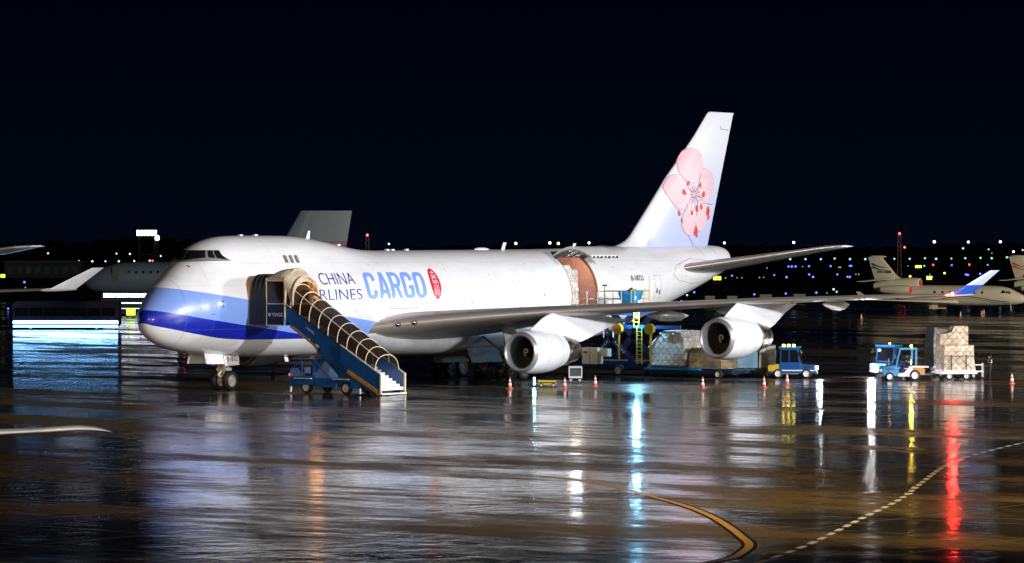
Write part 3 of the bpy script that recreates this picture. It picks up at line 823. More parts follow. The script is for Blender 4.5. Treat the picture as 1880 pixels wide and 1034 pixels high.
def pylon(yc, poly, w=.42):
    mb = MB(); rings = []
    xs_ = sorted(set(p[0] for p in poly[0]+poly[1]))
    def ev(L, x):
        for a, b in zip(L, L[1:]):
            if a[0] <= x <= b[0]: return a[1]+(b[1]-a[1])*(x-a[0])/(b[0]-a[0]) if b[0] > a[0] else b[1]
        return L[0][1] if x < L[0][0] else L[-1][1]
    x0, x1 = xs_[0], xs_[-1]; N = 18
    for i in range(N+1):
        x = x0+(x1-x0)*i/N; t = i/N; h = max(.03, w/2*(math.sin(math.pi*min(1, t*1.6+.06)/2) if t < .6 else 1)*(1 if t < .55 else max(.06, 1-((t-.55)/.45)**1.3)))
        top, bot = ev(poly[0], x), ev(poly[1], x)
        rings.append([(x, yc-h, bot+.05), (x, yc-h*.5, bot), (x, yc+h*.5, bot), (x, yc+h, bot+.05), (x, yc+h, top-.04), (x, yc+h*.4, top), (x, yc-h*.4, top), (x, yc-h, top-.04)])
    mb.loft(rings); return mb.build('pylon', M['cowl'], jet, aft=True, smooth=True, sharp=50)
for side in (1, -1):
    engine(23.95, 11.7*side, 2.20)
    pylon(11.7*side, ([(25.2,3.62),(26.4,4.3),(27.5,4.72),(30,4.75),(36.8,4.16)], [(25.2,3.5),(28.0,2.9),(29.8,2.72),(31.0,2.72),(32.0,2.95),(34.0,3.5),(36.8,4.12)]))
    engine(33.25, 21.0*side, 3.04)
    pylon(21.0*side, ([(34.4,4.45),(35.2,4.95),(36.0,5.36),(38.5,5.42),(43.8,5.22)], [(34.4,4.34),(37.0,3.8),(39.0,3.56),(40.0,3.56),(40.8,3.85),(42.0,4.5),(43.8,5.18)]))

# --- fin
FT = [(8.95, 52.40, 13.84), (9.19, 53.50, 12.83), (9.40, 54.30, 12.10), (9.64, 54.90, 11.59), (10.00, 55.45, 11.18), (10.44, 55.95, 10.84), (12.52, 58.30, 9.26), (14.39, 60.35, 7.91), (15.63, 61.95, 6.77), (17.55, 64.30, 5.14), (19.35, 66.25, 3.86)]   # z, leading edge, chord
def fin_y(x, z):
    for a, b in zip(FT, FT[1:]):
        if a[0] <= z <= b[0] or b is FT[-1]:
            t = (z-a[0])/(b[0]-a[0]); le = a[1]+(b[1]-a[1])*t; c = a[2]+(b[2]-a[2])*t; break
    return thick(max(0, min(1, (x-le)/c)), .095)*c
def fin_paint():
    m, n, l, b = node_mat('fin_livery'); t = n.new('ShaderNodeTexCoord'); s = n.new('ShaderNodeSeparateXYZ'); l.new(t.outputs['Object'], s.inputs[0])
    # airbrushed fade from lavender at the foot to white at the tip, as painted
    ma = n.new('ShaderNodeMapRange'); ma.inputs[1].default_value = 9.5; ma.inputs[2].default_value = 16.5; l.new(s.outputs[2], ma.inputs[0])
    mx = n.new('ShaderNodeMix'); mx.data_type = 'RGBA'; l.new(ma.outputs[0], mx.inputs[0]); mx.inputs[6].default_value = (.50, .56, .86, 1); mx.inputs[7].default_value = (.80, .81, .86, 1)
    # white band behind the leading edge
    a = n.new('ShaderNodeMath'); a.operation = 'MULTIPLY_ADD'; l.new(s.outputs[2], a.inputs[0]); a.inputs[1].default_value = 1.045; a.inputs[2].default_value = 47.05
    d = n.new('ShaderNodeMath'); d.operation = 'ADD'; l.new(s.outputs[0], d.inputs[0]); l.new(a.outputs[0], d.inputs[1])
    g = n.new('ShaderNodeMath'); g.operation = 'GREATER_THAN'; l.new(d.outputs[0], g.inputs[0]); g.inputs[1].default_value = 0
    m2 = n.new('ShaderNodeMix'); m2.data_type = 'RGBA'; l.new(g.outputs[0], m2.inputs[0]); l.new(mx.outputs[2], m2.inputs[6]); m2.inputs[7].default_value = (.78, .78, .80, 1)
    l.new(m2.outputs[2], b.inputs['Base Color']); b.inputs['Roughness'].default_value = .3; b.inputs['Coat Weight'].default_value = .5; b.inputs['Coat Roughness'].default_value = .12
    return m
mb = MB(); rings = []
for z, le, c in [(8.6, 51.5, 14.7)]+FT: rings.append([(xx, dd, z) for xx, dd in foil(le, c, .095, 0)])
z = 19.5; rings.append([(xx, dd*.5, z) for xx, dd in foil(66.55, 3.7, .09, 0)])
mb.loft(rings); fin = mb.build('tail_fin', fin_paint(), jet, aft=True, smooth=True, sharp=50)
PET = {'a': [(62.91,16.46),(63.68,16.6),(64.46,16.46),(64.95,16.1),(65.08,15.58),(65.12,15.11),(64.57,14.45),(63.91,13.98),(62.81,14.08),(62.15,14.42),(61.71,14.87),(61.82,15.51),(62.32,16.1)],
 'b': [(61.65,14.58),(60.63,14.45),(59.98,13.92),(59.65,13.45),(60.19,12.77),(61.28,11.97),(62.26,12.04),(63.25,12.8),(63.03,13.5),(62.37,14.19)],
 'c': [(65.12,15.05),(66.13,14.95),(66.92,14.49),(67.03,13.9),(66.8,13.19),(66.13,12.42),(65.8,12.24),(65.02,12.82),(64.46,13.4),(64.68,14.22)],
 'd': [(62.59,11.98),(62.04,11.39),(61.93,10.7),(62.59,10.12),(63.25,9.98),(63.8,10.24),(64.13,10.94),(64.13,11.88),(63.69,12.46),(63.03,12.45)],
 'e': [(64.46,12.0),(64.13,11.17),(64.35,10.47),(65.02,10.3),(65.69,10.71),(66.13,11.42),(65.91,12.13),(65.24,12.59),(64.46,12.58)]}
DROPS = [(62.87,13.93,.2,.32,.3),(62.24,13.25,.26,.4,-.2),(64.75,13.81,.15,.36,0),(65.31,13.12,.24,.42,.1),(64.97,12.18,.2,.42,-.1),(64.24,12.02,.24,.42,-.1),(63.45,11.7,.18,.34,0),(61.5,11.65,.17,.36,-.2),(66.13,11.83,.30,.62,.1),(64.18,10.3,.32,.62,0),(61.89,11.1,.1,.3,-.2),(66.25,11.35,.18,.3,.2),(64.3,9.98,.15,.28,-.3)]
def smooth_poly(p, k=5):
    out = []; n = len(p)
    for i in range(n):
        p0, p1, p2, p3 = [Vector(p[(i+j-1) % n]) for j in range(4)]
        for q in range(k):
            t = q/k; out.append(tuple(.5*((2*p1)+(p2-p0)*t+(2*p0-5*p1+4*p2-p3)*t*t+(3*p1-p0-3*p2+p3)*t**3)))
    return out
def petal_mat():
    m, n, l, b = node_mat('petal_pink'); t = n.new('ShaderNodeTexCoord'); vm = n.new('ShaderNodeVectorMath'); vm.operation = 'DISTANCE'
    l.new(t.outputs['Object'], vm.inputs[0]); vm.inputs[1].default_value = (-63.85, .4, 13.1)
    mr = n.new('ShaderNodeMapRange'); mr.inputs[1].default_value = .6; mr.inputs[2].default_value = 3.4; l.new(vm.outputs['Value'], mr.inputs[0])
    ns = n.new('ShaderNodeTexNoise'); ns.inputs['Scale'].default_value = 1.3; l.new(t.outputs['Object'], ns.inputs['Vector'])
    ad = n.new('ShaderNodeMath'); ad.operation = 'MULTIPLY_ADD'; l.new(ns.outputs[0], ad.inputs[0]); ad.inputs[1].default_value = .5; ad.use_clamp = True; 
    sb = n.new('ShaderNodeMath'); sb.operation = 'SUBTRACT'; l.new(mr.outputs[0], sb.inputs[0]); sb.inputs[1].default_value = .2; l.new(sb.outputs[0], ad.inputs[2])
    mx = n.new('ShaderNodeMix'); mx.data_type = 'RGBA'; l.new(ad.outputs[0], mx.inputs[0]); mx.inputs[6].default_value = (.80, .70, .74, 1); mx.inputs[7].default_value = (.83, .54, .59, 1)
    l.new(mx.outputs[2], b.inputs['Base Color']); b.inputs['Roughness'].default_value = .35; b.inputs['Coat Weight'].default_value = .4; return m
M['petal'] = petal_mat(); M['edge'] = mat('petal_edge', (.76, .30, .33), .4); M['drop'] = mat('stamen_red', (.75, .07, .03), .4)
def fin_decal(mb, poly, off, side, step=.2):
    vs, fs = poly_grid(poly, step)
    mb.add([(x, side*(fin_y(x, z)+off), z) for x, z, _ in vs], fs)
def bez(c, k):
    cx = sum(p[0] for p in c)/len(c); cz = sum(p[1] for p in c)/len(c); return [(cx+(x-cx)*k, cz+(z-cz)*k) for x, z in c]
for side in (1, -1):
    me_, mp_, md = MB(), MB(), MB()
    for i, key in enumerate('abcde'):
        p = smooth_poly(PET[key]); fin_decal(me_, bez(p, 1.03), .012+.003*i, side); fin_decal(mp_, p, .03+.003*i, side)
    pe = me_.build('blossom_emblem', M['edge'], fin, aft=True, recalc=False); mp_.build('petals', M['petal'], pe, aft=True, recalc=False)
    for x, z, a, h, s in DROPS:
        fin_decal(md, [(x+a*math.cos(q)*(1-.35*math.sin(q))+s*h*math.sin(q), z+h*.5*1.2*math.sin(q)) for q in [2*math.pi*k/14 for k in range(14)]], .055, side)
    for k in range(11):
        a = 2*math.pi*k/11+.3; r0, r1 = .22, (.95, 1.3, .8)[k % 3]
        dx, dz = math.cos(a), math.sin(a)*.85; w = .035
        fin_decal(md, [(63.85+dx*r0-dz*w, 13.1+dz*r0+dx*w), (63.85+dx*r1-dz*w*.4, 13.1+dz*r1+dx*w*.4), (63.85+dx*r1+dz*w*.4, 13.1+dz*r1-dx*w*.4), (63.85+dx*r0+dz*w, 13.1+dz*r0-dx*w)], .05, side)
    md.each('stamen', M['drop'], pe, aft=True, recalc=False)
    mb = MB()
    for a, b, c, d in ((61.9,9.1,61.3,9.8),(61.3,9.8,61.25,9.9)): pass
    for (x0, z0), (x1, z1) in (((65.2,12.45),(66.95,12.35)),((68.0,18.2),(69.3,18.15)),((68.0,18.2),(67.95,18.45)),((63.9,9.15),(62.9,10.0))):
        L = math.hypot(x1-x0, z1-z0); px, pz = -(z1-z0)/L*.025, (x1-x0)/L*.025
        fin_decal(mb, [(x0+px,z0+pz),(x1+px,z1+pz),(x1-px,z1-pz),(x0-px,z0-pz)], .06, side, .5)
    mb.build('rudder_gap', M['joint'], fin, aft=True, recalc=False)
# --- tailplanes
for side in (1, -1):
    mb = MB(); secs = [(.8, 58.3, 7.30, 8.9, .10, 0), (1.6, 59.15, 7.40, 8.2, .10, 0), (6, 62.5, 8.2, 5.9, .09, 0), (10.2, 65.9, 8.98, 3.6, .085, 0), (10.8, 66.6, 9.06, 3.0, .08, 0), (11.08, 67.6, 9.12, 1.9, .06, 0)]
    wing_loft(mb, secs, side=side); mb.build('tailplane', [M['white2'], M['slat']], jet, aft=True, smooth=True, sharp=60)
    mb = MB(); pts = [(57.6,7.0),(58.4,6.6),(61,6.3),(65,6.6),(66.3,7.3),(65,8.0),(61,8.2),(58.4,7.7)]
    if side > 0:
        for (a, b), (c, d) in zip(pts, pts[1:]+pts[:1]):
            L = math.hypot(c-a, d-b); px, pz = -(d-b)/L*.02, (c-a)/L*.02
            vs, fs = poly_grid([(a+px,b+pz),(c+px,d+pz),(c-px,d-pz),(a-px,b-pz)], .2); side_decal(mb, vs, fs, .015)
        for xx in (63.6, 65.6):
            mb.loft([[(q,)+tuple(1.004*v if i == 0 else 7.6+(v-7.6)*1.004 for i, v in enumerate(fus_pt(fus_par(xx), 2*math.pi*k/NTH))) for k in range(8, 30)] for q in (xx, xx+.04)], False, False, closed=False)
        mb.build('tail_joint', M['joint'], jet, aft=True, recalc=False)

# --- landing gear
def wheel(mbt, mbr, c, r=.62, w=.24, s=1):
    mbt.lathe([(-w,r*.62),(-w*.95,r*.86),(-w*.6,r*.98),(0,r),(w*.6,r*.98),(w*.95,r*.86),(w,r*.62)], 28, 'y', c)
    for e in (-1, 1):
        mbr.lathe([(e*w*.9,r*.62),(e*w*.72,r*.54),(e*w*.4,r*.44),(e*w*.45,r*.2),(e*w*.8,r*.16),(e*w*.82,.01)], 20, 'y', c)
def wheel_part(parent, c, r, w, rim=None):
    a, b = MB(), MB(); wheel(a, b, c, r, w)
    wo = a.build('wheel', M['rubber'], parent, aft=True, smooth=True); b.build('rim', rim or M['rimm'], wo, aft=True, smooth=True)
M['rimm'] = mat('wheel_rim', (.62, .58, .5), .45, var=.15)
M['rimshade'] = mat('shaded_wheel_rim', (.10, .10, .10), .6, var=.3)  # main gear rims coloured dark to give the shadow they stand in
M['geargrey'] = mat('shaded_gear_paint', (.16, .16, .17), .5, var=.3)  # shadow under the aircraft put into this dark gear grey
mb = MB(); mb.cyl((7.9,0,2.6),(7.9,0,1.3), .17); mb.cyl((7.9,0,1.5),(7.9,0,.62), .10); mb.cyl((7.9,-.55,.62),(7.9,.55,.62), .09)
ng = mb.build('nose_gear', M['white2'], jet, aft=True, smooth=True)
mb = MB(); mb.beam((6.3,.25,2.5),(7.85,.12,1.35), .11); mb.beam((6.3,-.25,2.5),(7.85,-.12,1.35), .11); mb.beam((7.75,.05,1.35),(7.25,.05,1.0), .1); mb.beam((7.25,.05,1.0),(7.8,.05,.62), .1); mb.box(7.6,8.2,-.38,.38,1.25,1.42)
mb.cyl((7.95,.28,1.2),(7.95,.28,1.75), .06); mb.cyl((7.7,-.3,1.0),(7.7,-.3,1.6), .05)
mb.build('brace', M['cream'], ng, aft=True)
for s in (1, -1): wheel_part(ng, (7.9, .46*s, .62), .62, .22)
mb = MB(); mb.sphere((7.55,.22,1.75), .11, 10, 6); mb.sphere((7.55,-.22,1.75), .11, 10, 6); mb.each('taxi_light', M['bare'], ng, aft=True)
mb = MB(); mb.hexa([(7.35,.5,1.55),(8.75,.5,1.6),(8.75,.56,1.6),(7.35,.56,1.55),(7.25,.42,2.45),(8.75,.42,2.45),(8.75,.48,2.45),(7.25,.48,2.45)])
mb.hexa([(7.35,-.5,1.55),(8.75,-.5,1.6),(8.75,-.56,1.6),(7.35,-.56,1.55),(7.25,-.42,2.45),(8.75,-.42,2.45),(8.75,-.48,2.45),(7.25,-.48,2.45)])
gd = mb.each('gear_door', M['white'], jet, aft=True)
mb = MB(); vs, fs = fit_text(lettering('B-18721', 1, .01), 7.6, 8.6, 1.85, 2.15, None); mb.add([(u, .575-(v-1.55)*.089, v) for u, v, *_ in vs], fs); mb.build('door_number', M['ink'], max(gd, key=lambda o: o.data.vertices[0].co.y), aft=True, recalc=False)
mb = MB()
for s in (1, -1): mb.hexa([(5.2,.75*s,1.75),(7.0,.75*s,1.7),(7.0,.8*s,1.7),(5.2,.8*s,1.75),(5.2,.55*s,2.5),(7.0,.55*s,2.45),(7.0,.6*s,2.45),(5.2,.6*s,2.5)])
mb.each('forward_gear_door', M['white2'], jet, aft=True)
for (x, y) in ((31.8, 5.5), (31.8, -5.5), (34.9, 1.9), (34.9, -1.9)):
    mb = MB(); mb.cyl((x, y*(.93 if abs(y) > 3 else 1), 3.6), (x, y, .75), .2); mb.beam((x-.9, y, .66), (x+.9, y, .66), .22)
    for dx in (-.73, .73): mb.cyl((x+dx, y-.62, .62), (x+dx, y+.62, .62), .1)
    mb.beam((x, y, 1.3), (x+1.5, y*.9, 3.3), .12); mb.beam((x, y, 1.5), (x-.2, y*.55, 3.2), .12); mb.cyl((x-.8,y,.7),(x-.15,y,1.7),.07)
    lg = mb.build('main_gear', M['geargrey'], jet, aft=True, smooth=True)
    for dx in (-.73, .73):
        for dy in (-.55, .55): wheel_part(lg, (x+dx, y+dy, .62), .62, .22, M['rimshade'])
    if y > 3:
        mb = MB(); mb.hexa([(30.6,6.3,1.4),(31.5,6.3,1.4),(31.5,6.36,1.4),(30.6,6.36,1.4),(30.1,5.9,3.9),(31.7,5.9,3.9),(31.7,5.96,3.9),(30.1,5.96,3.9)]); mb.build('gear_leg_door', M['white2'], jet, aft=True)
mb = MB()
for s in (1, -1):
    mb.hexa([(29.5,.9*s,1.15),(33.5,.9*s,1.15),(33.5,.95*s,1.15),(29.5,.95*s,1.15),(29.5,.5*s,2.0),(33.5,.5*s,2.0),(33.5,.55*s,2.0),(29.5,.55*s,2.0)])
    mb.hexa([(30.0,3.6*s,1.2),(33.6,3.6*s,1.2),(33.6,3.66*s,1.2),(30.0,3.66*s,1.2),(30.0,3.1*s,2.2),(33.6,3.1*s,2.2),(33.6,3.16*s,2.2),(30.0,3.16*s,2.2)])
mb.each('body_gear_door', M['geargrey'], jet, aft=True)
# small ventral fittings
mb = MB(); mb.loft([[(14.0+a+d, b, z) for a, b in ((0,0),(.1,.04),(.35,0),(.1,-.04))] for z, d in ((2.05,0),(1.65,.15))]); mb.build('belly_antenna', M['white'], jet, aft=True)
# the sister ship parked on the next stand: only its port wing tip and tailplane tip reach into the frame
sis = copy_tree(jet); sis.location = A(-15.22, -67.17, 0); sis.rotation_euler = (0, 0, .0227)
tag(sis, 'airliner at the left edge showing only its plain grey winglet and tailplane tip', 'airliner')
for o in list(sis.children):
    if o.name.startswith('navigation_light'): bpy.data.objects.remove(o)
    elif o.name.startswith('winglet'):
        o.data = o.data.copy(); o.data.materials[0] = M['white2']; o.data.materials[1] = M['white2']
bulb('navigation_lamp', (46.0, 31.95, 5.98), 450, (1, .02, .015), .12)
# ---------------------------------------------------------------- passenger stairs at the forward door
st = thing('passenger_stairs', 'blue covered passenger stairs truck with tinted hooped canopy against the nose door', 'stairs truck', (8.0, 9.0, 0), aft=True)
X0, X1 = 6.75, 9.25
def zs(y): return 4.75-.6*(y-5.9)          # walking line
def zr(y): return 5.5-.571*(y-5.9)         # rail line
M['tint'] = mat('tinted_canopy', (.03, .017, .009), .12, alpha=.84, spec=.5)
M['hood'] = mat('cream_fabric_hood', (.62, .52, .38), .7, var=.3, vscale=3, bump=.6, bscale=4)
M['bellows'] = mat('black_bellows', (.012, .016, .02), .45, var=.4, vscale=6, bump=1, bscale=9)
# steps: shade under the canopy put into the grey; the lit foot is white
mb = MB(); n = 26
for i in range(n):
    y = 5.9+(13.25-5.9)*i/n; y2 = 5.9+(13.25-5.9)*(i+1)/n; z = zs(y)-.02
    mb.box(X0+.12, X1-.12, y, y2+.03, z-.05, z)
    mb.box(X0+.12, X1-.12, y2, y2+.02, z-.19, z-.05)
    if i == 19: mb.build('steps', M['grey'], st, aft=True); mb = MB()
mb.build('foot_steps', M['whitel'], st, aft=True)
def panel(x, ya, yb, over, under, name, m, t=.06):
    mb = MB(); mb.hexa([(x,ya,zs(ya)-under),(x+t,ya,zs(ya)-under),(x+t,yb,zs(yb)-under),(x,yb,zs(yb)-under),(x,ya,zr(ya)),(x+t,ya,zr(ya)),(x+t,yb,zr(yb)+over),(x,yb,zr(yb)+over)])
    return mb.build(name, m, st, aft=True)
for x, x2 in ((X0+.06, X0-.02), (X1-.12, X1-.04)):
    panel(x, 5.9, 10.9, 0, .26, 'side_panel', M['blue']); panel(x2, 10.2, 13.3, 0, .22, 'side_panel', M['blue'])
    mb = MB(); mb.beam((x+.03, 4.35, 5.5), (x+.03, 5.9, 5.5), .06); mb.beam((x+.03, 5.9, 5.5), (x+.03, 10.9, zr(10.9)), .06); mb.beam((x+.03, 10.9, zr(10.9)), (x+.03, 10.9, zs(10.9)-.26), .07); mb.build('handrail', M['cream'], st, aft=True)
    mb = MB(); mb.beam((x2+.03, 10.2, zr(10.2)+.03), (x2+.03, 13.3, zr(13.3)+.03), .07); mb.beam((x2+.03, 13.3, zr(13.3)+.05), (x2+.03, 13.3, .08), .10); mb.build('handrail', M['cream'], st, aft=True)
    mb = MB(); mb.beam((x+.04, 6.2, zs(6.2)-.38), (x+.04, 8.6, zs(8.6)-.42), .10, .12); mb.build('underside_beam', M['orange'], st, aft=True)
    mb = MB(); mb.beam((x2+.02, 10.75, zs(10.75)-.38), (x2+.02, 13.1, zs(13.1)-.20), .14, .22); mb.build('underside_beam', M['orange'], st, aft=True)
    mb = MB(); mb.hexa([(x,7.4,.9),(x+.08,7.4,.9),(x+.08,13.0,.05),(x,13.0,.05),(x,6.6,zs(6.6)-.45),(x+.08,6.6,zs(6.6)-.45),(x+.08,13.1,.28),(x,13.1,.28)]) if False else mb.beam((x+.04, 8.4, zs(8.4)-.5), (x+.04, 12.95, .12), .1, .42)
    mb.build('stringer', M['blue'], st, aft=True)
# foot plate
mb = MB(); mb.box(X0-.02, X1+.02, 13.2, 13.42, .05, .14); mb.build('foot_plate', M['whitel'], st, aft=True)
# hoops and canopy
def hoop(y, n=16):
    z0 = zr(y); h = 1.5+(.95-1.5)*(y-5.9)/(12.85-5.9)
    return [((X0+X1)/2-(X1-X0-.1)/2*math.cos(math.pi*k/n)*(1.0), y, z0+h*math.sin(math.pi*k/n)**.8) for k in range(n+1)]
ys = [6.25+(12.85-6.25)*k/9 for k in range(10)]
for y in ys:
    mb = MB(); mb.tube(hoop(y), .028, 6); mb.build('hoop', M['cream'], st, aft=True)
mb = MB()
for idx in (4, 12): mb.tube([hoop(y)[idx] for y in ys], .026, 6)
mb.each('canopy_bar', M['cream'], st, aft=True) if False else mb.build('canopy_bar', M['cream'], st, aft=True)
mb = MB(); mb.loft([[(x, y, z-.01) for x, y, z in hoop(y)] for y in ys], False, False, closed=False)
mb.build('canopy', M['tint'], st, aft=True, smooth=True, recalc=False)
# head platform
mb = MB(); mb.box(X0, X1, 3.6, 5.9, 4.6, 4.74); mb.box(X0-.03, X1+.03, 4.3, 5.9, 4.2, 4.6); mb.build('platform', M['blue'], st, aft=True)
# near cabin wall with frame, tinted pane and lettering
for x, s in ((X0-.02, -1), (X1+.02, 1)):
    mb = MB()
    for a, b in (((x,4.4,4.2),(x,4.4,7.15)), ((x,5.85,4.2),(x,5.85,7.15)), ((x,4.4,4.2),(x,5.85,4.2)), ((x,4.4,5.55),(x,5.85,5.55)), ((x,4.4,7.0),(x,5.85,7.0))): mb.beam(a, b, .07)
    fr = mb.build('cabin_frame', M['cream'], st, aft=True)
    mb = MB(); mb.box(x-.01, x+.01, 4.44, 5.81, 5.58, 6.97); mb.build('cabin_pane', M['tint'], fr, aft=True)
    mb = MB(); mb.box(x-.012, x+.012, 4.44, 5.81, 4.24, 5.52); mb.build('cabin_panel', mat('navy_panel', (.006,.014,.06), .4) if 'navy' not in M else M['navy'], fr, aft=True)
vs, fs = fit_text(lettering('VIAGS', 1, .01), 4.85, 5.70, 4.76, 4.99, None)
mb = MB(); mb.add([(X0-.045, u, v) for u, v, *_ in vs], fs)
for k in range(5):
    a = 2*math.pi*k/5; cy, cz = 4.66+.07*math.cos(a), 4.875+.07*math.sin(a); mb.add([(X0-.045, cy+.045*math.cos(2*math.pi*j/8), cz+.045*math.sin(2*math.pi*j/8)) for j in range(8)], [tuple(range(8))])
mb.build('lettering', M['whitel'], st, aft=True, recalc=False)
vs, fs = fit_text(lettering('VIAGS', 1, .01), 7.5, 8.15, 0, .16, None)
mb = MB(); mb.add([(X0+.03, u, zs(u)+.25+v) for u, v, *_ in vs], fs); mb.build('side_lettering', M['whitel'], st, aft=True, recalc=False)
# bellows and fabric hood
mb = MB(); rings = []
for k in range(9):
    y = 3.05+(4.42-3.05)*k/8; g = .06*(k % 2)
    rings.append([((X0+X1)/2-(1.32+g)*math.copysign(abs(math.cos(a))**.5, math.cos(a)), y, 4.25+(3.1+g)*max(0, math.sin(a))**.45) for a in [math.pi*j/20 for j in range(21)]])
mb.loft(rings, False, False, closed=False); mb.build('bellows', M['bellows'], st, aft=True, smooth=True, recalc=False)
mb = MB(); rings = []
for k in range(9):
    y = 4.45+(6.55-4.45)*k/8; rise = [2.62,2.8,2.92,2.98,3.0,2.97,2.85,2.6,2.2][k]
    base = 6.95 if k < 6 else 6.95-.55*(k-5)
    h = 4.75+rise-base
    rings.append([((X0+X1)/2-1.30*math.cos(a), y, base+h*max(0, math.sin(a))**.7) for a in [math.pi*j/16 for j in range(17)]])
mb.loft(rings, False, False, closed=False); mb.build('hood', M['hood'], st, aft=True, smooth=True, recalc=False)
mb = MB()
for y, w in ((5.9,.10),(6.5,.08)): mb.tube([((X0+X1)/2-1.3*math.cos(a), y, 5.5+(2.2 if y<6.2 else 1.75)*max(0, math.sin(a))**.6) for a in [math.pi*j/16 for j in range(17)]], w, 6)
mb.build('hood_arch', M['hood'], st, aft=True, smooth=True)
# lit inside the head of the stairs
mb = MB(); mb.box(7.7, 8.3, 5.0, 5.1, 7.1, 7.16); mb.build('cabin_lamp', glow('warm_lamp', (1, .55, .22), 4), st, aft=True)
bulb('stair_lamp', (8.0, 5.5, 6.9), 45, (1, .45, .15), .5)
bulb('stair_lamp', (8.0, 7.3, 6.0), 80, (1, .42, .13), .5)
# chassis
mb = MB(); mb.box(6.95, 9.05, 6.3, 12.0, .5, .78); mb.box(6.7, 9.3, 8.3, 9.9, .45, .98); mb.build('chassis', M['blue'], st, aft=True)
mb = MB(); mb.hexa([(6.72,6.2,.55),(9.28,6.2,.55),(9.28,8.3,.55),(6.72,8.3,.55),(6.72,6.2,1.02),(9.28,6.2,1.02),(9.28,8.3,1.15),(6.72,8.3,1.15)])
mb.box(6.8, 9.2, 6.2, 6.3, 1.0, 1.55); mb.box(6.78, 9.2, 8.0, 8.1, 1.1, 2.15); mb.box(6.78, 7.6, 7.2, 8.05, 2.1, 2.16)
for y in (7.1, 8.0): mb.beam((6.82, y, 1.0), (6.82, y+.05, 2.1), .07)
mb.beam((6.82, 6.3, 1.5), (6.82, 7.1, 2.1), .06); mb.beam((6.82, 8.1, 2.1), (6.82, 9.2, 1.1), .08)
cab = mb.build('cab', M['blue'], st, aft=True)
mb = MB(); mb.box(7.0, 7.5, 7.25, 7.75, 1.1, 1.25); mb.box(7.0, 7.5, 7.7, 7.8, 1.2, 1.75); mb.build('driver_seat', M['black'], cab, aft=True)
mb = MB(); mb.cyl((7.25,6.75,1.45),(7.25,6.8,1.48), .2, .2, 14); mb.build('steering_wheel', M['black'], cab, aft=True)
mb = MB(); mb.box(6.72, 9.28, 9.95, 11.6, .78, 1.02); mb.box(6.8, 7.6, 10.0, 10.9, .98, 1.5); mb.box(6.7, 6.8, 11.0, 11.75, .4, 1.0); mb.box(6.68, 6.74, 6.25, 7.7, 1.0, 1.06); mb.each('bodywork', M['blue'], st, aft=True)
mb = MB(); mb.box(6.60, 6.72, 6.65, 8.0, .93, .97); mb.box(6.60, 6.72, 9.7, 10.9, .93, .97); mb.each('mudguard', M['cream'], st, aft=True)
mb = MB(); mb.sphere((6.9,6.18,1.15), .12, 10, 6); mb.build('tail_lamp', glow('tail_red', (1,.05,.03), 4), st, aft=True)
mb = MB(); mb.cyl((7.3,7.6,2.16),(7.3,7.6,2.3), .2, .14, 12); mb.build('beacon', M['yellow'], st, aft=True)
mb = MB()
for yy in (6.35, 11.75): mb.box(6.62, 6.7, yy, yy+.09, .08, .42)
mb.each('stabiliser_leg', M['whitel'], st, aft=True)
for y in (7.45, 10.55):
    for x in (6.95, 9.05):
        a, b = MB(), MB()
        r = .40
        for q, (mbt) in ((0, a),): pass
        prof = [(-.13,r*.62),(-.12,r*.88),(-.08,r),(.08,r),(.12,r*.88),(.13,r*.62)]
        a.lathe(prof, 24, 'x', (x, y, .40)); wo = a.build('wheel', M['rubber'], st, aft=True, smooth=True)
        for e in (-1, 1): b.lathe([(e*.125,r*.64),(e*.09,r*.5),(e*.07,r*.25),(e*.12,.06),(e*.12,.01)], 18, 'x', (x, y, .40))
        b.build('rim', M['rimm'], wo, aft=True, smooth=True)
for (y, z) in ((8.8, zs(8.8)-.45), (7.6, zs(7.6)-.45)):
    mb = MB()
    for x in (7.1, 8.9): mb.beam((x, 10.2, .9), (x, y, z), .14)
    mb.each('lift_strut', M['blue'], st, aft=True)

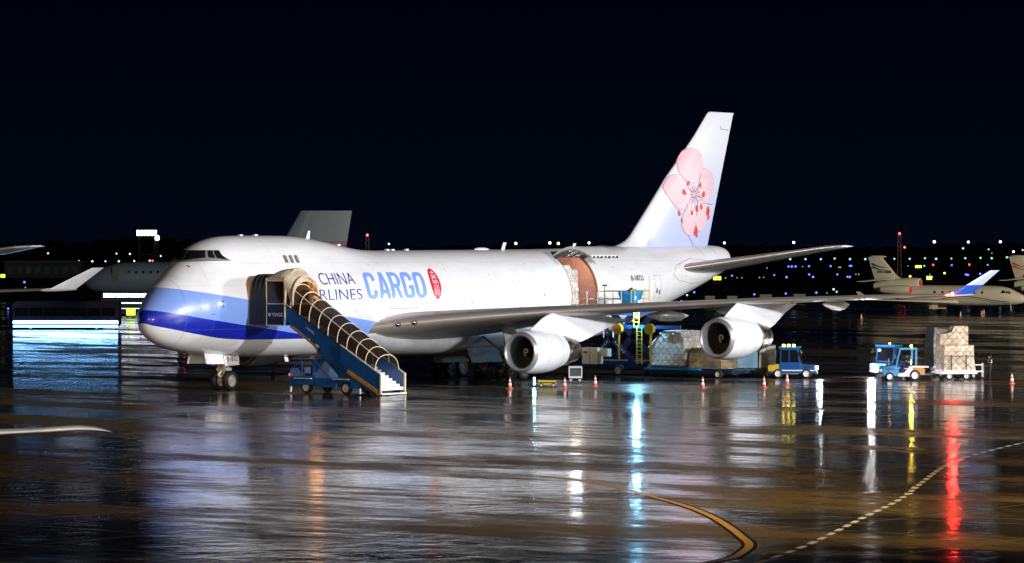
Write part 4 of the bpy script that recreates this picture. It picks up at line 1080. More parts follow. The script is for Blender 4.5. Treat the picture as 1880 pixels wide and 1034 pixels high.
# ---------------------------------------------------------------- netting material for pallets
def net_mat(name, base, line, k=2.0, w=.09, var=.3, rough=.45, side='auto'):
    m, n, l, b = node_mat(name); t = n.new('ShaderNodeTexCoord'); s = n.new('ShaderNodeSeparateXYZ'); l.new(t.outputs['Object'], s.inputs[0])
    ns = n.new('ShaderNodeTexNoise'); ns.inputs['Scale'].default_value = 1.1; ns.inputs['Detail'].default_value = 3; l.new(t.outputs['Object'], ns.inputs['Vector'])
    def M2(op, a, c):
        x = n.new('ShaderNodeMath'); x.operation = op
        for i, v in enumerate((a, c)):
            if isinstance(v, (int, float)): x.inputs[i].default_value = v
            else: l.new(v, x.inputs[i])
        return x.outputs[0]
    u = M2('ADD', s.outputs[0], s.outputs[1]); wob = M2('MULTIPLY', ns.outputs[0], .55)
    L = []
    for sg in (1, -1):
        q = M2('ADD', M2('MULTIPLY', M2('ADD', M2('MULTIPLY', u, sg), s.outputs[2]), k), wob)
        L.append(M2('LESS_THAN', M2('FRACT', q, 0), w))
    f = M2('MAXIMUM', L[0], L[1])
    n2 = n.new('ShaderNodeTexNoise'); n2.inputs['Scale'].default_value = 2.4; n2.inputs['Detail'].default_value = 6; n2.inputs['Roughness'].default_value = .7; l.new(t.outputs['Object'], n2.inputs['Vector'])
    mr = n.new('ShaderNodeMapRange'); mr.inputs[1].default_value = .35; mr.inputs[2].default_value = .65; l.new(n2.outputs[0], mr.inputs[0])
    mx = n.new('ShaderNodeMix'); mx.data_type = 'RGBA'; l.new(mr.outputs[0], mx.inputs[0]); mx.inputs[6].default_value = (*[c*(1-var) for c in base], 1); mx.inputs[7].default_value = (*[min(1, c*(1+var)) for c in base], 1)
    cb = n.new('ShaderNodeCombineXYZ'); l.new(u, cb.inputs[0]); l.new(s.outputs[2], cb.inputs[1])
    br = n.new('ShaderNodeTexBrick'); br.inputs['Scale'].default_value = 1.0; br.inputs['Brick Width'].default_value = .62; br.inputs['Row Height'].default_value = .43; br.inputs['Mortar Size'].default_value = .012
    br.inputs['Color1'].default_value = (1.1, 1.08, 1.0, 1); br.inputs['Color2'].default_value = (.62, .60, .58, 1); br.inputs['Mortar'].default_value = (.18, .16, .14, 1); l.new(cb.outputs[0], br.inputs['Vector'])
    mm = n.new('ShaderNodeMix'); mm.data_type = 'RGBA'; mm.blend_type = 'MULTIPLY'; mm.inputs[0].default_value = .85; l.new(mx.outputs[2], mm.inputs[6]); l.new(br.outputs['Color'], mm.inputs[7])
    m2 = n.new('ShaderNodeMix'); m2.data_type = 'RGBA'; l.new(f, m2.inputs[0]); l.new(mm.outputs[2], m2.inputs[6]); m2.inputs[7].default_value = (*line, 1)
    l.new(m2.outputs[2], b.inputs['Base Color']); b.inputs['Roughness'].default_value = rough
    bp = n.new('ShaderNodeBump'); bp.inputs['Distance'].default_value = .12; bp.inputs['Strength'].default_value = .9; l.new(n2.outputs[0], bp.inputs['Height']); l.new(bp.outputs[0], b.inputs['Normal'])
    return m
M['cargo_tan'] = net_mat('wrapped_cargo_tan', (.66, .57, .41), (.05, .04, .03), 1.9, .08)
M['cargo_grey'] = net_mat('wrapped_cargo_grey', (.22, .22, .20), (.02, .02, .025), 2.2, .14)
M['cargo_white'] = net_mat('wrapped_cargo_white', (.85, .82, .76), (.25, .22, .2), 2.0, .09, .15)
M['cargo_brown'] = net_mat('wrapped_cargo_brown', (.30, .22, .12), (.06, .045, .03), 4.0, .12, .5)
M['film'] = mat('plastic_film', (.80, .86, .9), .22, coat=.6, var=.2, vscale=2.5, bump=1.0, bscale=3)
def lump(x0, x1, y0, y1, z0, topf, n=9, bulge=.05, seed=1):
    """cargo block with slack wrapped sides; topf(a, b) gives the height over a in 0..1 along x, b along y"""
    rnd = random.Random(seed); mb = MB(); rows = []
    per = [(i/n, 0) for i in range(n)]+[(1, i/n) for i in range(n)]+[(1-i/n, 1) for i in range(n)]+[(0, 1-i/n) for i in range(n)]
    ph = [rnd.uniform(0, 6) for _ in range(6)]
    for k in range(8):
        t = k/7; row = []
        for a, b in per:
            zt = topf(a, b); z = z0+(zt-z0)*t
            w = bulge*(math.sin(5*a+7*b+ph[0]+3*t)+math.sin(11*a-6*b+ph[1]+6*t))*.5
            cx, cy = (x0+x1)/2, (y0+y1)/2; sh = 1-.04*t*t
            x = cx+(x0+(x1-x0)*a-cx)*sh; y = cy+(y0+(y1-y0)*b-cy)*sh
            nx = -1 if a == 0 else (1 if a == 1 else 0); ny = -1 if b == 0 else (1 if b == 1 else 0)
            row.append((x+nx*w, y+ny*w, z))
        rows.append(row)
    mb.loft(rows, True, False)
    g = []
    for i in range(n+1):
        r = []
        for j in range(n+1):
            a, b = i/n, j/n; cx, cy = (x0+x1)/2, (y0+y1)/2
            r.append((cx+(x0+(x1-x0)*a-cx)*.955, cy+(y0+(y1-y0)*b-cy)*.955, topf(a, b)+.01+bulge*.5*math.sin(9*a+8*b+ph[2])))
        g.append(r)
    vs = [p for r in g for p in r]; mb.add(vs, [(i*(n+1)+j, (i+1)*(n+1)+j, (i+1)*(n+1)+j+1, i*(n+1)+j+1) for i in range(n) for j in range(n)])
    return mb
# pallet inside the hold
pl = thing('cargo_pallet', 'white netted cargo pallet inside the open side cargo door', 'cargo pallet', (44.0, 1.2, 4.86), aft=True)
lump(42.3, 45.5, -.9, 1.95, 4.98, lambda a, b: 7.8-.35*(a > .72), bulge=.04, seed=3).build('load', M['cargo_white'], pl, aft=True, smooth=True)
mb = MB(); mb.box(42.2, 45.5, -1.0, 2.3, 4.87, 4.97); mb.build('pallet_base', M['steel'], pl, aft=True)

# ---------------------------------------------------------------- main deck loader at the cargo door
ld = thing('cargo_loader', 'dark blue scissor lift cargo loader with railed platform under the open cargo door', 'cargo loader', (44.4, 8.5, 0), aft=True)
M['deepblue'] = mat('dark_blue_machine_paint', (.003, .014, .05), .42, coat=.2, var=.3)
LX0, LX1 = 42.6, 46.4
mb = MB(); mb.box(LX0, LX1, 3.45, 7.6, 4.55, 4.78); mb.build('bridge_platform', M['bluel'], ld, aft=True)
mb = MB(); mb.box(LX0+.9, LX1-.02, 3.5, 7.55, 4.78, 4.85); mb.build('roller_deck', M['yellow'], ld, aft=True)
mb = MB(); mb.box(LX0-.04, LX1+.04, 7.5, 7.66, 4.5, 4.84); mb.build('platform_lip', M['yellow'], ld, aft=True)
for x in (LX0+.05, LX1-.05):
    mb = MB(); r = .028
    yy = [3.7, 4.6, 5.5, 6.5, 7.5] if x < 44 else [3.7, 4.4, 5.1, 5.8, 6.5, 7.5]
    for y in yy: mb.cyl((x, y, 4.8), (x, y, 5.95), r, r, 6)
    for z in (5.4, 5.95): mb.cyl((x, yy[0], z), (x, yy[-1], z), r, r, 6)
    mb.build('guard_rail', M['steel'] if x < 44 else M['yellow'], ld, aft=True)
mb = MB()
for x in (43.9, 44.4, 45.6, 46.3):
    mb.cyl((x, 7.5, 4.8), (x, 7.5, 6.05), .03, .03, 6)
for z in (5.1, 5.4, 5.7, 6.03): mb.cyl((45.6, 7.5, z), (46.3, 7.5, z), .025, .025, 6)
mb.cyl((43.9,7.5,6.03),(46.3,7.5,6.03), .03, .03, 6); mb.cyl((46.3,7.5,6.0),(46.3,7.5,7.0), .03, .03, 6)
mb.build('end_rail', M['yellow'], ld, aft=True)
# operator's bucket
mb = MB(); rings = []
for z, hx, hy in ((4.85,.42,.36),(5.0,.46,.4),(5.75,.72,.58),(5.95,.74,.6)):
    rings.append([(45.0+hx*sx, 6.75+hy*sy, z) for sx, sy in ((-1,-1),(1,-1),(1,1),(-1,1))])
mb.loft(rings); ct = mb.build('control_cab', M['bluel'], ld, aft=True)
mb = MB(); mb.box(44.7, 44.9, 7.2, 7.3, 5.35, 5.6); mb.box(45.1, 45.35, 7.25, 7.35, 5.1, 5.3); mb.each('cab_label', M['whitel'], ct, aft=True)
mb = MB(); mb.beam((44.7,6.6,5.9),(45.3,6.7,6.15), .12); mb.beam((45.1,6.5,5.95),(45.5,6.9,6.05), .1); mb.build('control_levers', M['black'], ct, aft=True)
mb = MB(); mb.cyl((44.0,5.2,4.8),(44.0,5.2,6.3), .03, .03, 6); mb.beam((43.8,5.2,6.35),(44.25,5.2,6.35), .12); mb.build('lamp_post', M['black'], ld, aft=True)
# scissor legs
for x in (LX0+.5, LX1-.5):
    for (a, b) in (((x, 4.6, 1.0), (x, 8.2, 4.4)), ((x, 8.2, 1.0), (x, 4.6, 4.4))):
        mb = MB(); mb.beam(a, b, .12, .42); leg = mb.build('scissor_leg', M['deepblue'], ld, aft=True)
        if x < 44:
            mb = MB(); A_, B_ = Vector(a), Vector(b)
            for k in range(4, 17):
                if k in (9, 10, 11): continue
                p = A_.lerp(B_, k/20); mb.cyl((p.x-.075, p.y, p.z), (p.x-.09, p.y, p.z), .055, .055, 8)
            mb.build('bolts', M['cream'], leg, aft=True)
mb = MB(); mb.box(LX0+.3, LX1-.3, 3.9, 9.2, .55, 1.05); mb.box(LX0+.15, LX1-.15, 9.2, 16.5, .30, .52); mb.build('chassis', M['deepblue'], ld, aft=True)
mb = MB(); mb.box(LX0+.05, LX1-.05, 9.4, 13.9, .52, .66); mb.build('main_platform', M['bluel'], ld, aft=True)
mb = MB()
for k in range(16): mb.cyl((LX0+.3, 9.55+k*.28, .69), (LX1-.3, 9.55+k*.28, .69), .05, .05, 8)
mb.build('rollers', M['steel'], ld, aft=True)
mb = MB(); mb.box(LX0+.1, LX1-.1, 4.2, 8.4, 4.28, 4.5); mb.box(LX0+.05, LX0+.15, 7.0, 12.4, 3.35, 3.6); mb.build('lift_frame', M['blue'], ld, aft=True)
# grey control cabinets
mb = MB(); mb.box(41.35, 42.05, 5.05, 6.35, .85, 2.0); k1 = mb.build('cabinet', M['cream'], ld, aft=True)
mb = MB(); mb.box(41.33, 41.35, 5.68, 5.72, .9, 1.95); mb.box(41.33, 41.35, 5.15, 5.5, 1.6, 1.75); mb.each('door_seam', M['dgrey'], k1, aft=True)
mb = MB(); mb.box(41.4, 41.9, 6.6, 7.15, 1.4, 1.95); mb.build('switch_box', M['cream'], ld, aft=True)
for y in (7.4, 10.6, 15.6):
    for x in (LX0, LX1):
        if y > 10 and x < 44 and y < 12: continue
        a, b = MB(), MB(); r = .42 if y < 8 else .3
        a.lathe([(-.13,r*.6),(-.12,r*.88),(-.08,r),(.08,r),(.12,r*.88),(.13,r*.6)], 22, 'x', (x-.1, y, r)); wo = a.build('wheel', M['rubber'], ld, aft=True, smooth=True)
        for e in (-1, 1): b.lathe([(e*.125,r*.62),(e*.09,r*.45),(e*.1,.01)], 16, 'x', (x-.1, y, r))
        b.build('rim', M['rimm'], wo, aft=True, smooth=True)
# ladder
mb = MB()
for dy in (0, .42):
    mb.beam((LX0-.25, 9.0+dy, .9), (LX0-.05, 8.85+dy, 3.45), .06); mb.beam((LX0-.05, 8.6+dy, 3.4), (LX0-.05, 8.6+dy, 4.75), .06)
for k in range(9): mb.beam((LX0-.25+.022*k, 9.0-.017*k, 1.0+.27*k), (LX0-.25+.022*k, 9.42-.017*k, 1.0+.27*k), .05)
for k in range(4): mb.beam((LX0-.05, 8.6, 3.5+.32*k), (LX0-.05, 9.02, 3.5+.32*k), .05)
mb.build('ladder', M['yellow'], ld, aft=True)
# two paddle shaped bumpers on posts
for i, (y, top) in enumerate(((7.55, 3.55), (10.2, 3.55))):
    mb = MB(); mb.cyl((LX0-.35, y, 1.15 if i == 0 else .7), (LX0-.35, y, 3.1), .07, .09, 8); po = mb.build('bumper_post', M['orange'] if i == 0 else M['yellow'], ld, aft=True)
    mb = MB(); ring = [(y+.40*math.cos(a), 3.35+.40*math.sin(a)) for a in [math.pi*k/4+math.pi/8 for k in range(8)]]
    mb.prism(ring, LX0-.62, LX0-.34, 'x'); mb.build('bumper_pad', mat('amber_pad', (.62,.27,.01), .5) if i == 0 else mat('lemon_pad', (.70,.55,.01), .5), po, aft=True)
mb = MB()
for y in (6.1, 6.9): mb.cyl((LX0-.1, y, 2.7), (LX0-.1, y, 3.45), .05, .05, 8)
mb.each('cylinder_rod', M['whitel'], ld, aft=True)
# work lamps of the loader
LB = (.22, .62, 1.0)
for p, e, pw in (((42.3, 9.0, 4.25), 30, 750), ((42.0, 4.2, 6.1), 8, 90)):
    mb = MB(); mb.sphere(p, .07, 10, 6); mb.build('work_lamp', glow('blue_white_lamp', LB, e), ld, aft=True)
    bulb('loader_lamp', (p[0]-.12, p[1]+.1, p[2]), pw, LB, .12)
bulb('hold_lamp', (46.9, .8, 7.9), 150, (1, .93, .85), .45)

# big foil covered pallet on the loader, with a lower brown load behind it
pg = thing('cargo_pallet', 'netted cargo pallet under pale blue plastic film on the blue loader between the engines', 'cargo pallet', (44.4, 11.6, .74), aft=True)
def tf(a, b):
    base = 2.35
    return base+(.85 if b > .38 and b < .93 else (.85*(b-.02)/.36 if b <= .38 else .45))*(1-.15*abs(a-.5))
lump(42.75, 46.2, 9.75, 12.6, .86, tf, 12, .07, 5).build('load', M['cargo_white'], pg, aft=True, smooth=True)
mb = MB(); mb.box(42.7, 46.25, 9.7, 12.65, .75, .85); mb.build('pallet_base', M['steel'], pg, aft=True)
mb = MB(); g = []
N = 10
for i in range(N+1):
    r = []
    for j in range(N+1):
        a, b = i/N, j/N; z = tf(a, b)+.05
        e = .30 if (b == 0 or a == 0) else 0
        r.append((42.72+(46.2-42.72)*a-(.04 if a == 0 else 0), 9.72+2.35*b-(.03 if b == 0 else 0), z-e*(1+.6*math.sin(i*2.1+j*1.3))+.03*math.sin(3*i+2*j)))
    g.append(r)
mb.add([p for r in g for p in r], [(i*(N+1)+j, (i+1)*(N+1)+j, (i+1)*(N+1)+j+1, i*(N+1)+j+1) for i in range(N) for j in range(N)])
mb.build('plastic_cover', M['film'], pg, aft=True, smooth=True, recalc=False)
ph = thing('cargo_pallet', 'low brown netted cargo pallet right of the film covered one, beneath the outer engine', 'cargo pallet', (45.0, 14.2, .66), aft=True)
lump(43.0, 46.2, 12.9, 15.5, .70, lambda a, b: 2.05, 8, .04, 8).build('load', M['cargo_brown'], ph, aft=True, smooth=True)
mb = MB(); mb.box(42.9, 46.3, 12.8, 15.6, .62, .69); mb.build('pallet_base', M['steel'], ph, aft=True)

# ---------------------------------------------------------------- helpers for machines standing square to the cross direction of the apron
def scr(name, label, cat, xy, turn=0, group=None): return thing(name, label, cat, (xy[0], xy[1], 0), VIEW_ROT+R(turn), group)
def wheel_y(parent, x, y, r, w, rim=None):
    a, b = MB(), MB()
    a.lathe([(-w,r*.62),(-w*.9,r*.9),(-w*.6,r),(w*.6,r),(w*.9,r*.9),(w,r*.62)], 24, 'y', (x, y, r)); wo = a.build('wheel', M['rubber'], parent, smooth=True)
    for e in (-1, 1): b.lathe([(e*w*.95,r*.64),(e*w*.6,r*.52),(e*w*.5,r*.25),(e*w*.9,.05),(e*w*.9,.01)], 18, 'y', (x, y, r))
    b.build('rim', rim or M['whitel'], wo, smooth=True)
def figure(root, J, vest=None, hair=None, body=None):
    """J: joint dict name -> (xyz, radius); one continuous skinned body in work clothes"""
    names = list(J); idx = {k: i for i, k in enumerate(names)}
    E = [('pelvis','chest'),('chest','neck'),('neck','head'),('head','crown'),('chest','sl'),('sl','el'),('el','hl'),('chest','sr'),('sr','er'),('er','hr'),('pelvis','tl'),('tl','kl'),('kl','al'),('al','fl'),('pelvis','tr'),('tr','kr'),('kr','ar'),('ar','fr')]
    me = bpy.data.meshes.new('body'); me.from_pydata([J[k][0] for k in names], [(idx[a], idx[b]) for a, b in E], [])
    o = bpy.data.objects.new('body', me); COL.objects.link(o); o.parent = root
    md = o.modifiers.new('skin', 'SKIN'); 
    for i, k in enumerate(names):
        me.skin_vertices[0].data[i].radius = (J[k][1],)*2; me.skin_vertices[0].data[i].use_root = (k == 'pelvis')
    s = o.modifiers.new('sub', 'SUBSURF'); s.levels = 2; s.render_levels = 2
    me.materials.append(body or M['workwear'])
    hx, hy, hz = J['head'][0]
    return o
M['workwear'] = mat('dark_navy_workwear', (.012, .016, .035), .8, var=.3)
M['vest'] = mat('lime_vest_band', (.75, .9, .08), .5)
def standing(root, x, y, z0=0, h=1.72, seated=False, face=1):
    k = h/1.75; f = face
    if not seated:
        J = {'pelvis':((x,y,z0+.95*k),.15),'chest':((x,y,z0+1.30*k),.17),'neck':((x,y,z0+1.48*k),.06),'head':((x+.01*f,y,z0+1.58*k),.095),'crown':((x,y,z0+1.69*k),.075),
         'sl':((x,y+.19,z0+1.40*k),.07),'el':((x+.04*f,y+.25,z0+1.13*k),.05),'hl':((x+.18*f,y+.2,z0+.95*k),.04),'sr':((x,y-.19,z0+1.40*k),.07),'er':((x+.05*f,y-.25,z0+1.13*k),.05),'hr':((x+.22*f,y-.18,z0+1.0*k),.04),
         'tl':((x,y+.09,z0+.85*k),.10),'kl':((x+.02*f,y+.12,z0+.48*k),.07),'al':((x,y+.13,z0+.1*k),.05),'fl':((x+.14*f,y+.14,z0+.04),.04),'tr':((x,y-.09,z0+.85*k),.10),'kr':((x+.03*f,y-.11,z0+.48*k),.07),'ar':((x-.02*f,y-.12,z0+.1*k),.05),'fr':((x+.12*f,y-.12,z0+.04),.04)}
    else:
        J = {'pelvis':((x,y,z0+.12),.15),'chest':((x+.04*f,y,z0+.48),.16),'neck':((x+.07*f,y,z0+.66),.06),'head':((x+.09*f,y,z0+.78),.095),'crown':((x+.08*f,y,z0+.88),.07),
         'sl':((x+.04*f,y+.19,z0+.58),.07),'el':((x+.18*f,y+.24,z0+.36),.05),'hl':((x+.42*f,y+.14,z0+.42),.04),'sr':((x+.04*f,y-.19,z0+.58),.07),'er':((x+.2*f,y-.24,z0+.36),.05),'hr':((x+.42*f,y-.12,z0+.42),.04),
         'tl':((x+.12*f,y+.1,z0+.1),.10),'kl':((x+.45*f,y+.14,z0+.14),.07),'al':((x+.55*f,y+.14,z0-.25),.05),'fl':((x+.68*f,y+.14,z0-.28),.04),'tr':((x+.12*f,y-.1,z0+.1),.10),'kr':((x+.45*f,y-.14,z0+.14),.07),'ar':((x+.55*f,y-.14,z0-.25),.05),'fr':((x+.68*f,y-.14,z0-.28),.04)}
    figure(root, J)
    hx, hy, hz = J['head'][0]; cx, cy, cz = J['chest'][0]
    mb = MB(); mb.sphere((hx+.02*f, hy, hz), .095, 14, 10, 1.2, .85); mb.sphere((hx+.11*f, hy, hz-.01), .02, 6, 4)
    for s in (1, -1): mb.sphere((hx, hy+s*.085, hz), .025, 6, 4)
    mb.build('face', M['skin'], root, smooth=True)
    mb = MB(); mb.sphere((hx-.02*f, hy, hz+.05), .112, 14, 8, .85, .95); mb.box(min(hx+.05*f,hx+.17*f), max(hx+.05*f,hx+.17*f), hy-.07, hy+.07, hz+.05, hz+.07); mb.build('cap', M['black'], root, smooth=True)
    for side, key in ((1,'hl'),(-1,'hr')):
        p = Vector(J[key][0]); mb = MB(); mb.sphere(tuple(p+Vector((.03*f,0,0))), .042, 10, 6, .5, .9)
        for q in range(4): mb.tube([(p.x+.05*f, p.y+(q-1.5)*.02, p.z), (p.x+(.085+.008*(q in (1,2)))*f, p.y+(q-1.5)*.021, p.z-.015), (p.x+.10*f, p.y+(q-1.5)*.02, p.z-.04)], .009, 5)
        mb.tube([(p.x+.02*f, p.y-side*.035, p.z), (p.x+.06*f, p.y-side*.055, p.z-.01)], .010, 5); mb.build('hand', M['skin'], root, smooth=True)
    for dz, hw in ((-.02,.215),(.12,.2)) if not seated else ((.0,.2),(.1,.19)):
        mb = MB(); mb.lathe([(dz-.03,hw*.93),(dz-.03,hw),(dz+.03,hw),(dz+.03,hw*.93)], 20, 'z', (cx, cy, cz-.05)); 
        mb.v = [(cx+(vx-cx)*.72, vy, vz) for vx, vy, vz in mb.v]; mb.build('reflective_band', M['vest'], root, smooth=True)

# ---------------------------------------------------------------- dolly with tall tan pallet, near right
def dolly(root, L=3.4, Wd=2.2, z=.42, m=None, n=2):
    mb = MB(); mb.box(-L/2, L/2, -Wd/2, Wd/2, z, z+.16); mb.build('deck', m or M['whitel'], root)
    mb = MB()
    for k in range(7): mb.cyl((-L/2+.3+k*(L-.6)/6, -Wd/2+.1, z+.18), (-L/2+.3+k*(L-.6)/6, Wd/2-.1, z+.18), .035, .035, 8)
    mb.build('rollers', M['steel'], root)
    mb = MB(); mb.box(-L/2+.3, L/2-.3, -.3, .3, z-.15, z); mb.beam((-L/2+.1,0,z-.05),(-L/2-1.0,0,.35), .08); mb.build('drawbar', M['dgrey'], root)
    for x in (-L/2+.65, L/2-.75):
        for y in (-Wd/2+.15, Wd/2-.15): wheel_y(root, x, y, .27, .09, M['rimm'])
dl = scr('cargo_dolly', 'white edged flat dolly carrying the tall tan pallet behind the tow tractor', 'dolly', (50.3, 29.75), 10)
dolly(dl, 2.6)
pt = scr('cargo_pallet', 'tall stepped tan netted cargo pallet riding on the white dolly at right', 'cargo pallet', (50.3, 29.75), 10); pt.location.z = .65
lump(-1.05, 1.1, -1.1, .4, 0, lambda a, b: 1.72, 8, .05, 11).build('load', M['cargo_tan'], pt, smooth=True)
lump(-1.0, 1.05, .1, 1.15, 0, lambda a, b: 3.0 if a > .42 else 2.45+.5*max(0,a-.1), 10, .05, 12).build('load', M['cargo_tan'], pt, smooth=True)
mb = MB(); mb.box(-1.1, 1.15, -1.15, 1.2, -.04, .03); mb.build('pallet_base', M['steel'], pt)
mb = MB()
for x in (-.55, .5): mb.beam((x,-1.17,.02),(x,-1.17,1.1), .05)
mb.beam((-1.05,-1.17,1.0),(1.1,-1.17,1.0), .04); mb.build('lashing_strap', M['black'], pt)
d2 = scr('cargo_dolly', 'dark dolly under the grey netted pallet just behind the tan one', 'dolly', (57.2, 25.4), 10)
dolly(d2, 2.8, m=M['deepblue'])
p2 = scr('cargo_pallet', 'grey plastic wrapped netted pallet half hidden behind the tan one', 'cargo pallet', (57.2, 25.4), 10); p2.location.z = .65
lump(-1.15, 1.3, -1.1, 1.1, 0, lambda a, b: 2.75-.15*math.sin(3*a), 8, .06, 14).build('load', M['cargo_grey'], p2, smooth=True)
mb = MB(); mb.box(-1.2, 1.35, -1.15, 1.15, -.04, .03); mb.build('pallet_base', M['steel'], p2)

# ---------------------------------------------------------------- tow tractors
def tug_open(root):
    """open tow tractor facing -x: blue with white lower flanks and orange rear"""
    mb = MB(); rings = []
    for x, z0, z1, hw in ((-1.45,.42,.86,.62),(-1.38,.36,.98,.68),(-.9,.34,1.04,.7),(-.42,.34,1.10,.7)):
        rings.append([(x,-hw,z0),(x,hw,z0),(x,hw,z1-.06),(x,hw-.08,z1),(x,-hw+.08,z1),(x,-hw,z1-.06)])
    mb.loft(rings); bodyp = mb.build('bonnet', M['bluel'], root, smooth=False)
    mb = MB(); mb.prism([(-.42,.34),(.62,.34),(.62,.9),(.25,.8),(.0,.42+.08),(-.25,.5),(-.42,.95)], -.7, .7, 'y'); mb.build('tub', M['bluel'], root)
    for s in (-1, 1):
        mb = MB(); mb.prism([(-.42,.34),(.1,.34),(.62,.36),(.62,.98),(.42,1.0),(.05,.56),(-.3,.50)], s*.71, s*.735, 'y'); mb.build('side_flash', M['whitel'], root)
    mb = MB(); mb.prism([(.60,.40),(1.45,.42),(1.5,.75),(1.32,1.02),(.60,1.04)], -.68, .68, 'y'); mb.build('rear_body', M['orange'], root)
    mb = MB(); mb.prism([(.55,1.02),(1.75,.98),(1.75,.90),(.55,.92)], -.72, .72, 'y'); mb.build('rear_deck', M['whitel'], root)
    # cab frame
    mb = MB()
    for y in (-.66, .66):
        mb.beam((-.5,y,1.02),(-.22,y,2.15), .09); mb.beam((.86,y,1.0),(.88,y,2.15), .13); mb.beam((-.24,y,2.16),(.92,y,2.16), .09)
    mb.box(-.3,.96,-.7,.7,2.17,2.24); mb.build('cab_frame', M['bluel'], root)
    mb = MB(); mb.hexa([(-.47,-.6,1.1),(-.47,.6,1.1),(-.46,.6,1.1),(-.46,-.6,1.1),(-.25,-.6,2.1),(-.25,.6,2.1),(-.24,.6,2.1),(-.24,-.6,2.1)]); mb.build('windscreen', M['tint2'], root)
    mb = MB(); mb.box(.3,.75,-.35,.35,.8,.92); mb.box(.68,.78,-.35,.35,.9,1.4); mb.build('driver_seat', M['black'], root)
    mb = MB(); mb.cyl((-.05,0,1.22),(-.02,0,1.26),.19,.19,16); mb.beam((-.2,0,.9),(-.05,0,1.22),.05); mb.build('steering_wheel', M['black'], root)
    for x, r in ((-.95,.30),(.78,.38)):
        for y in (-.66,.66): wheel_y(root, x, y, r, .12)
    mb = MB()
    for x, r in ((-.95,.30),(.78,.38)):
        for s in (-1,1): mb.lathe([(s*.72-.08,r+.06),(s*.72+.08,r+.06),(s*.72+.08,r+.09),(s*.72-.08,r+.09)], 24, 'y', (x,0,r))
    mb.v = [v for v in mb.v]; 
    mb = MB(); mb.sphere((.62,-.3,2.36),.08,10,6); mb.build('beacon', glow('amber_beacon', (1,.62,.05), 60), root)
    for y in (-.45,.45):
        mb = MB(); mb.cyl((-1.45,y,.72),(-1.5,y,.72),.09,.09,12); mb.build('headlight', glow('dim_headlight', (.8,.9,1), 1.6), root)
    mb = MB(); mb.box(-1.62,-1.45,-.6,.6,.28,.45); mb.build('bumper', M['dgrey'], root)
    for k in range(5):
        mb = MB(); mb.box(-1.20+k*.13,-1.14+k*.13,-.716,-.70,.72,.92); mb.build('vent', M['black'], root)
    mb = MB(); mb.cyl((-.75,.5,1.05),(-.75,.5,1.5),.04,.04,8); mb.build('exhaust_pipe', M['steel'], root)
    mb = MB(); mb.beam((-.42,-.7,1.55),(-.55,-.86,1.6),.03); mb.box(-.6,-.54,-.98,-.80,1.5,1.78); mb.build('mirror', M['black'], root)
    mb = MB(); mb.box(-.35,.45,-.80,-.70,.30,.35); mb.build('footstep', M['steel'], root)
    mb = MB(); mb.beam((1.45,0,.5),(1.95,0,.42),.09); mb.cyl((1.95,0,.30),(1.95,0,.52),.04); mb.build('tow_hitch', M['black'], root)
M['tint2'] = mat('clear_windscreen', (.04,.06,.07), .05, alpha=.35)
t1 = scr('tow_tractor', 'blue and white open tow tractor with amber beacon and a seated driver', 'tow tractor', (46.5, 27.7), 6)
tug_open(t1)
dr = thing('person', 'person in dark clothes and lime reflective vest driving the open tow tractor', 'person', (46.5, 27.7, 0), VIEW_ROT+R(6)); standing(dr, .50, -.05, .86, seated=True, face=-1)
def at_local(o, x, y, z): return o.location+Matrix.Rotation(o.rotation_euler.z, 4, 'Z') @ Vector((x, y, z))
def local_bulb(o, p, pw, col, s=.1):
    w = at_local(o, *p); return bulb('tractor_lamp', (-w.x, w.y, w.z), pw, col, s)
local_bulb(t1, (.62,-.42,2.46), 60, (1,.62,.05), .08)

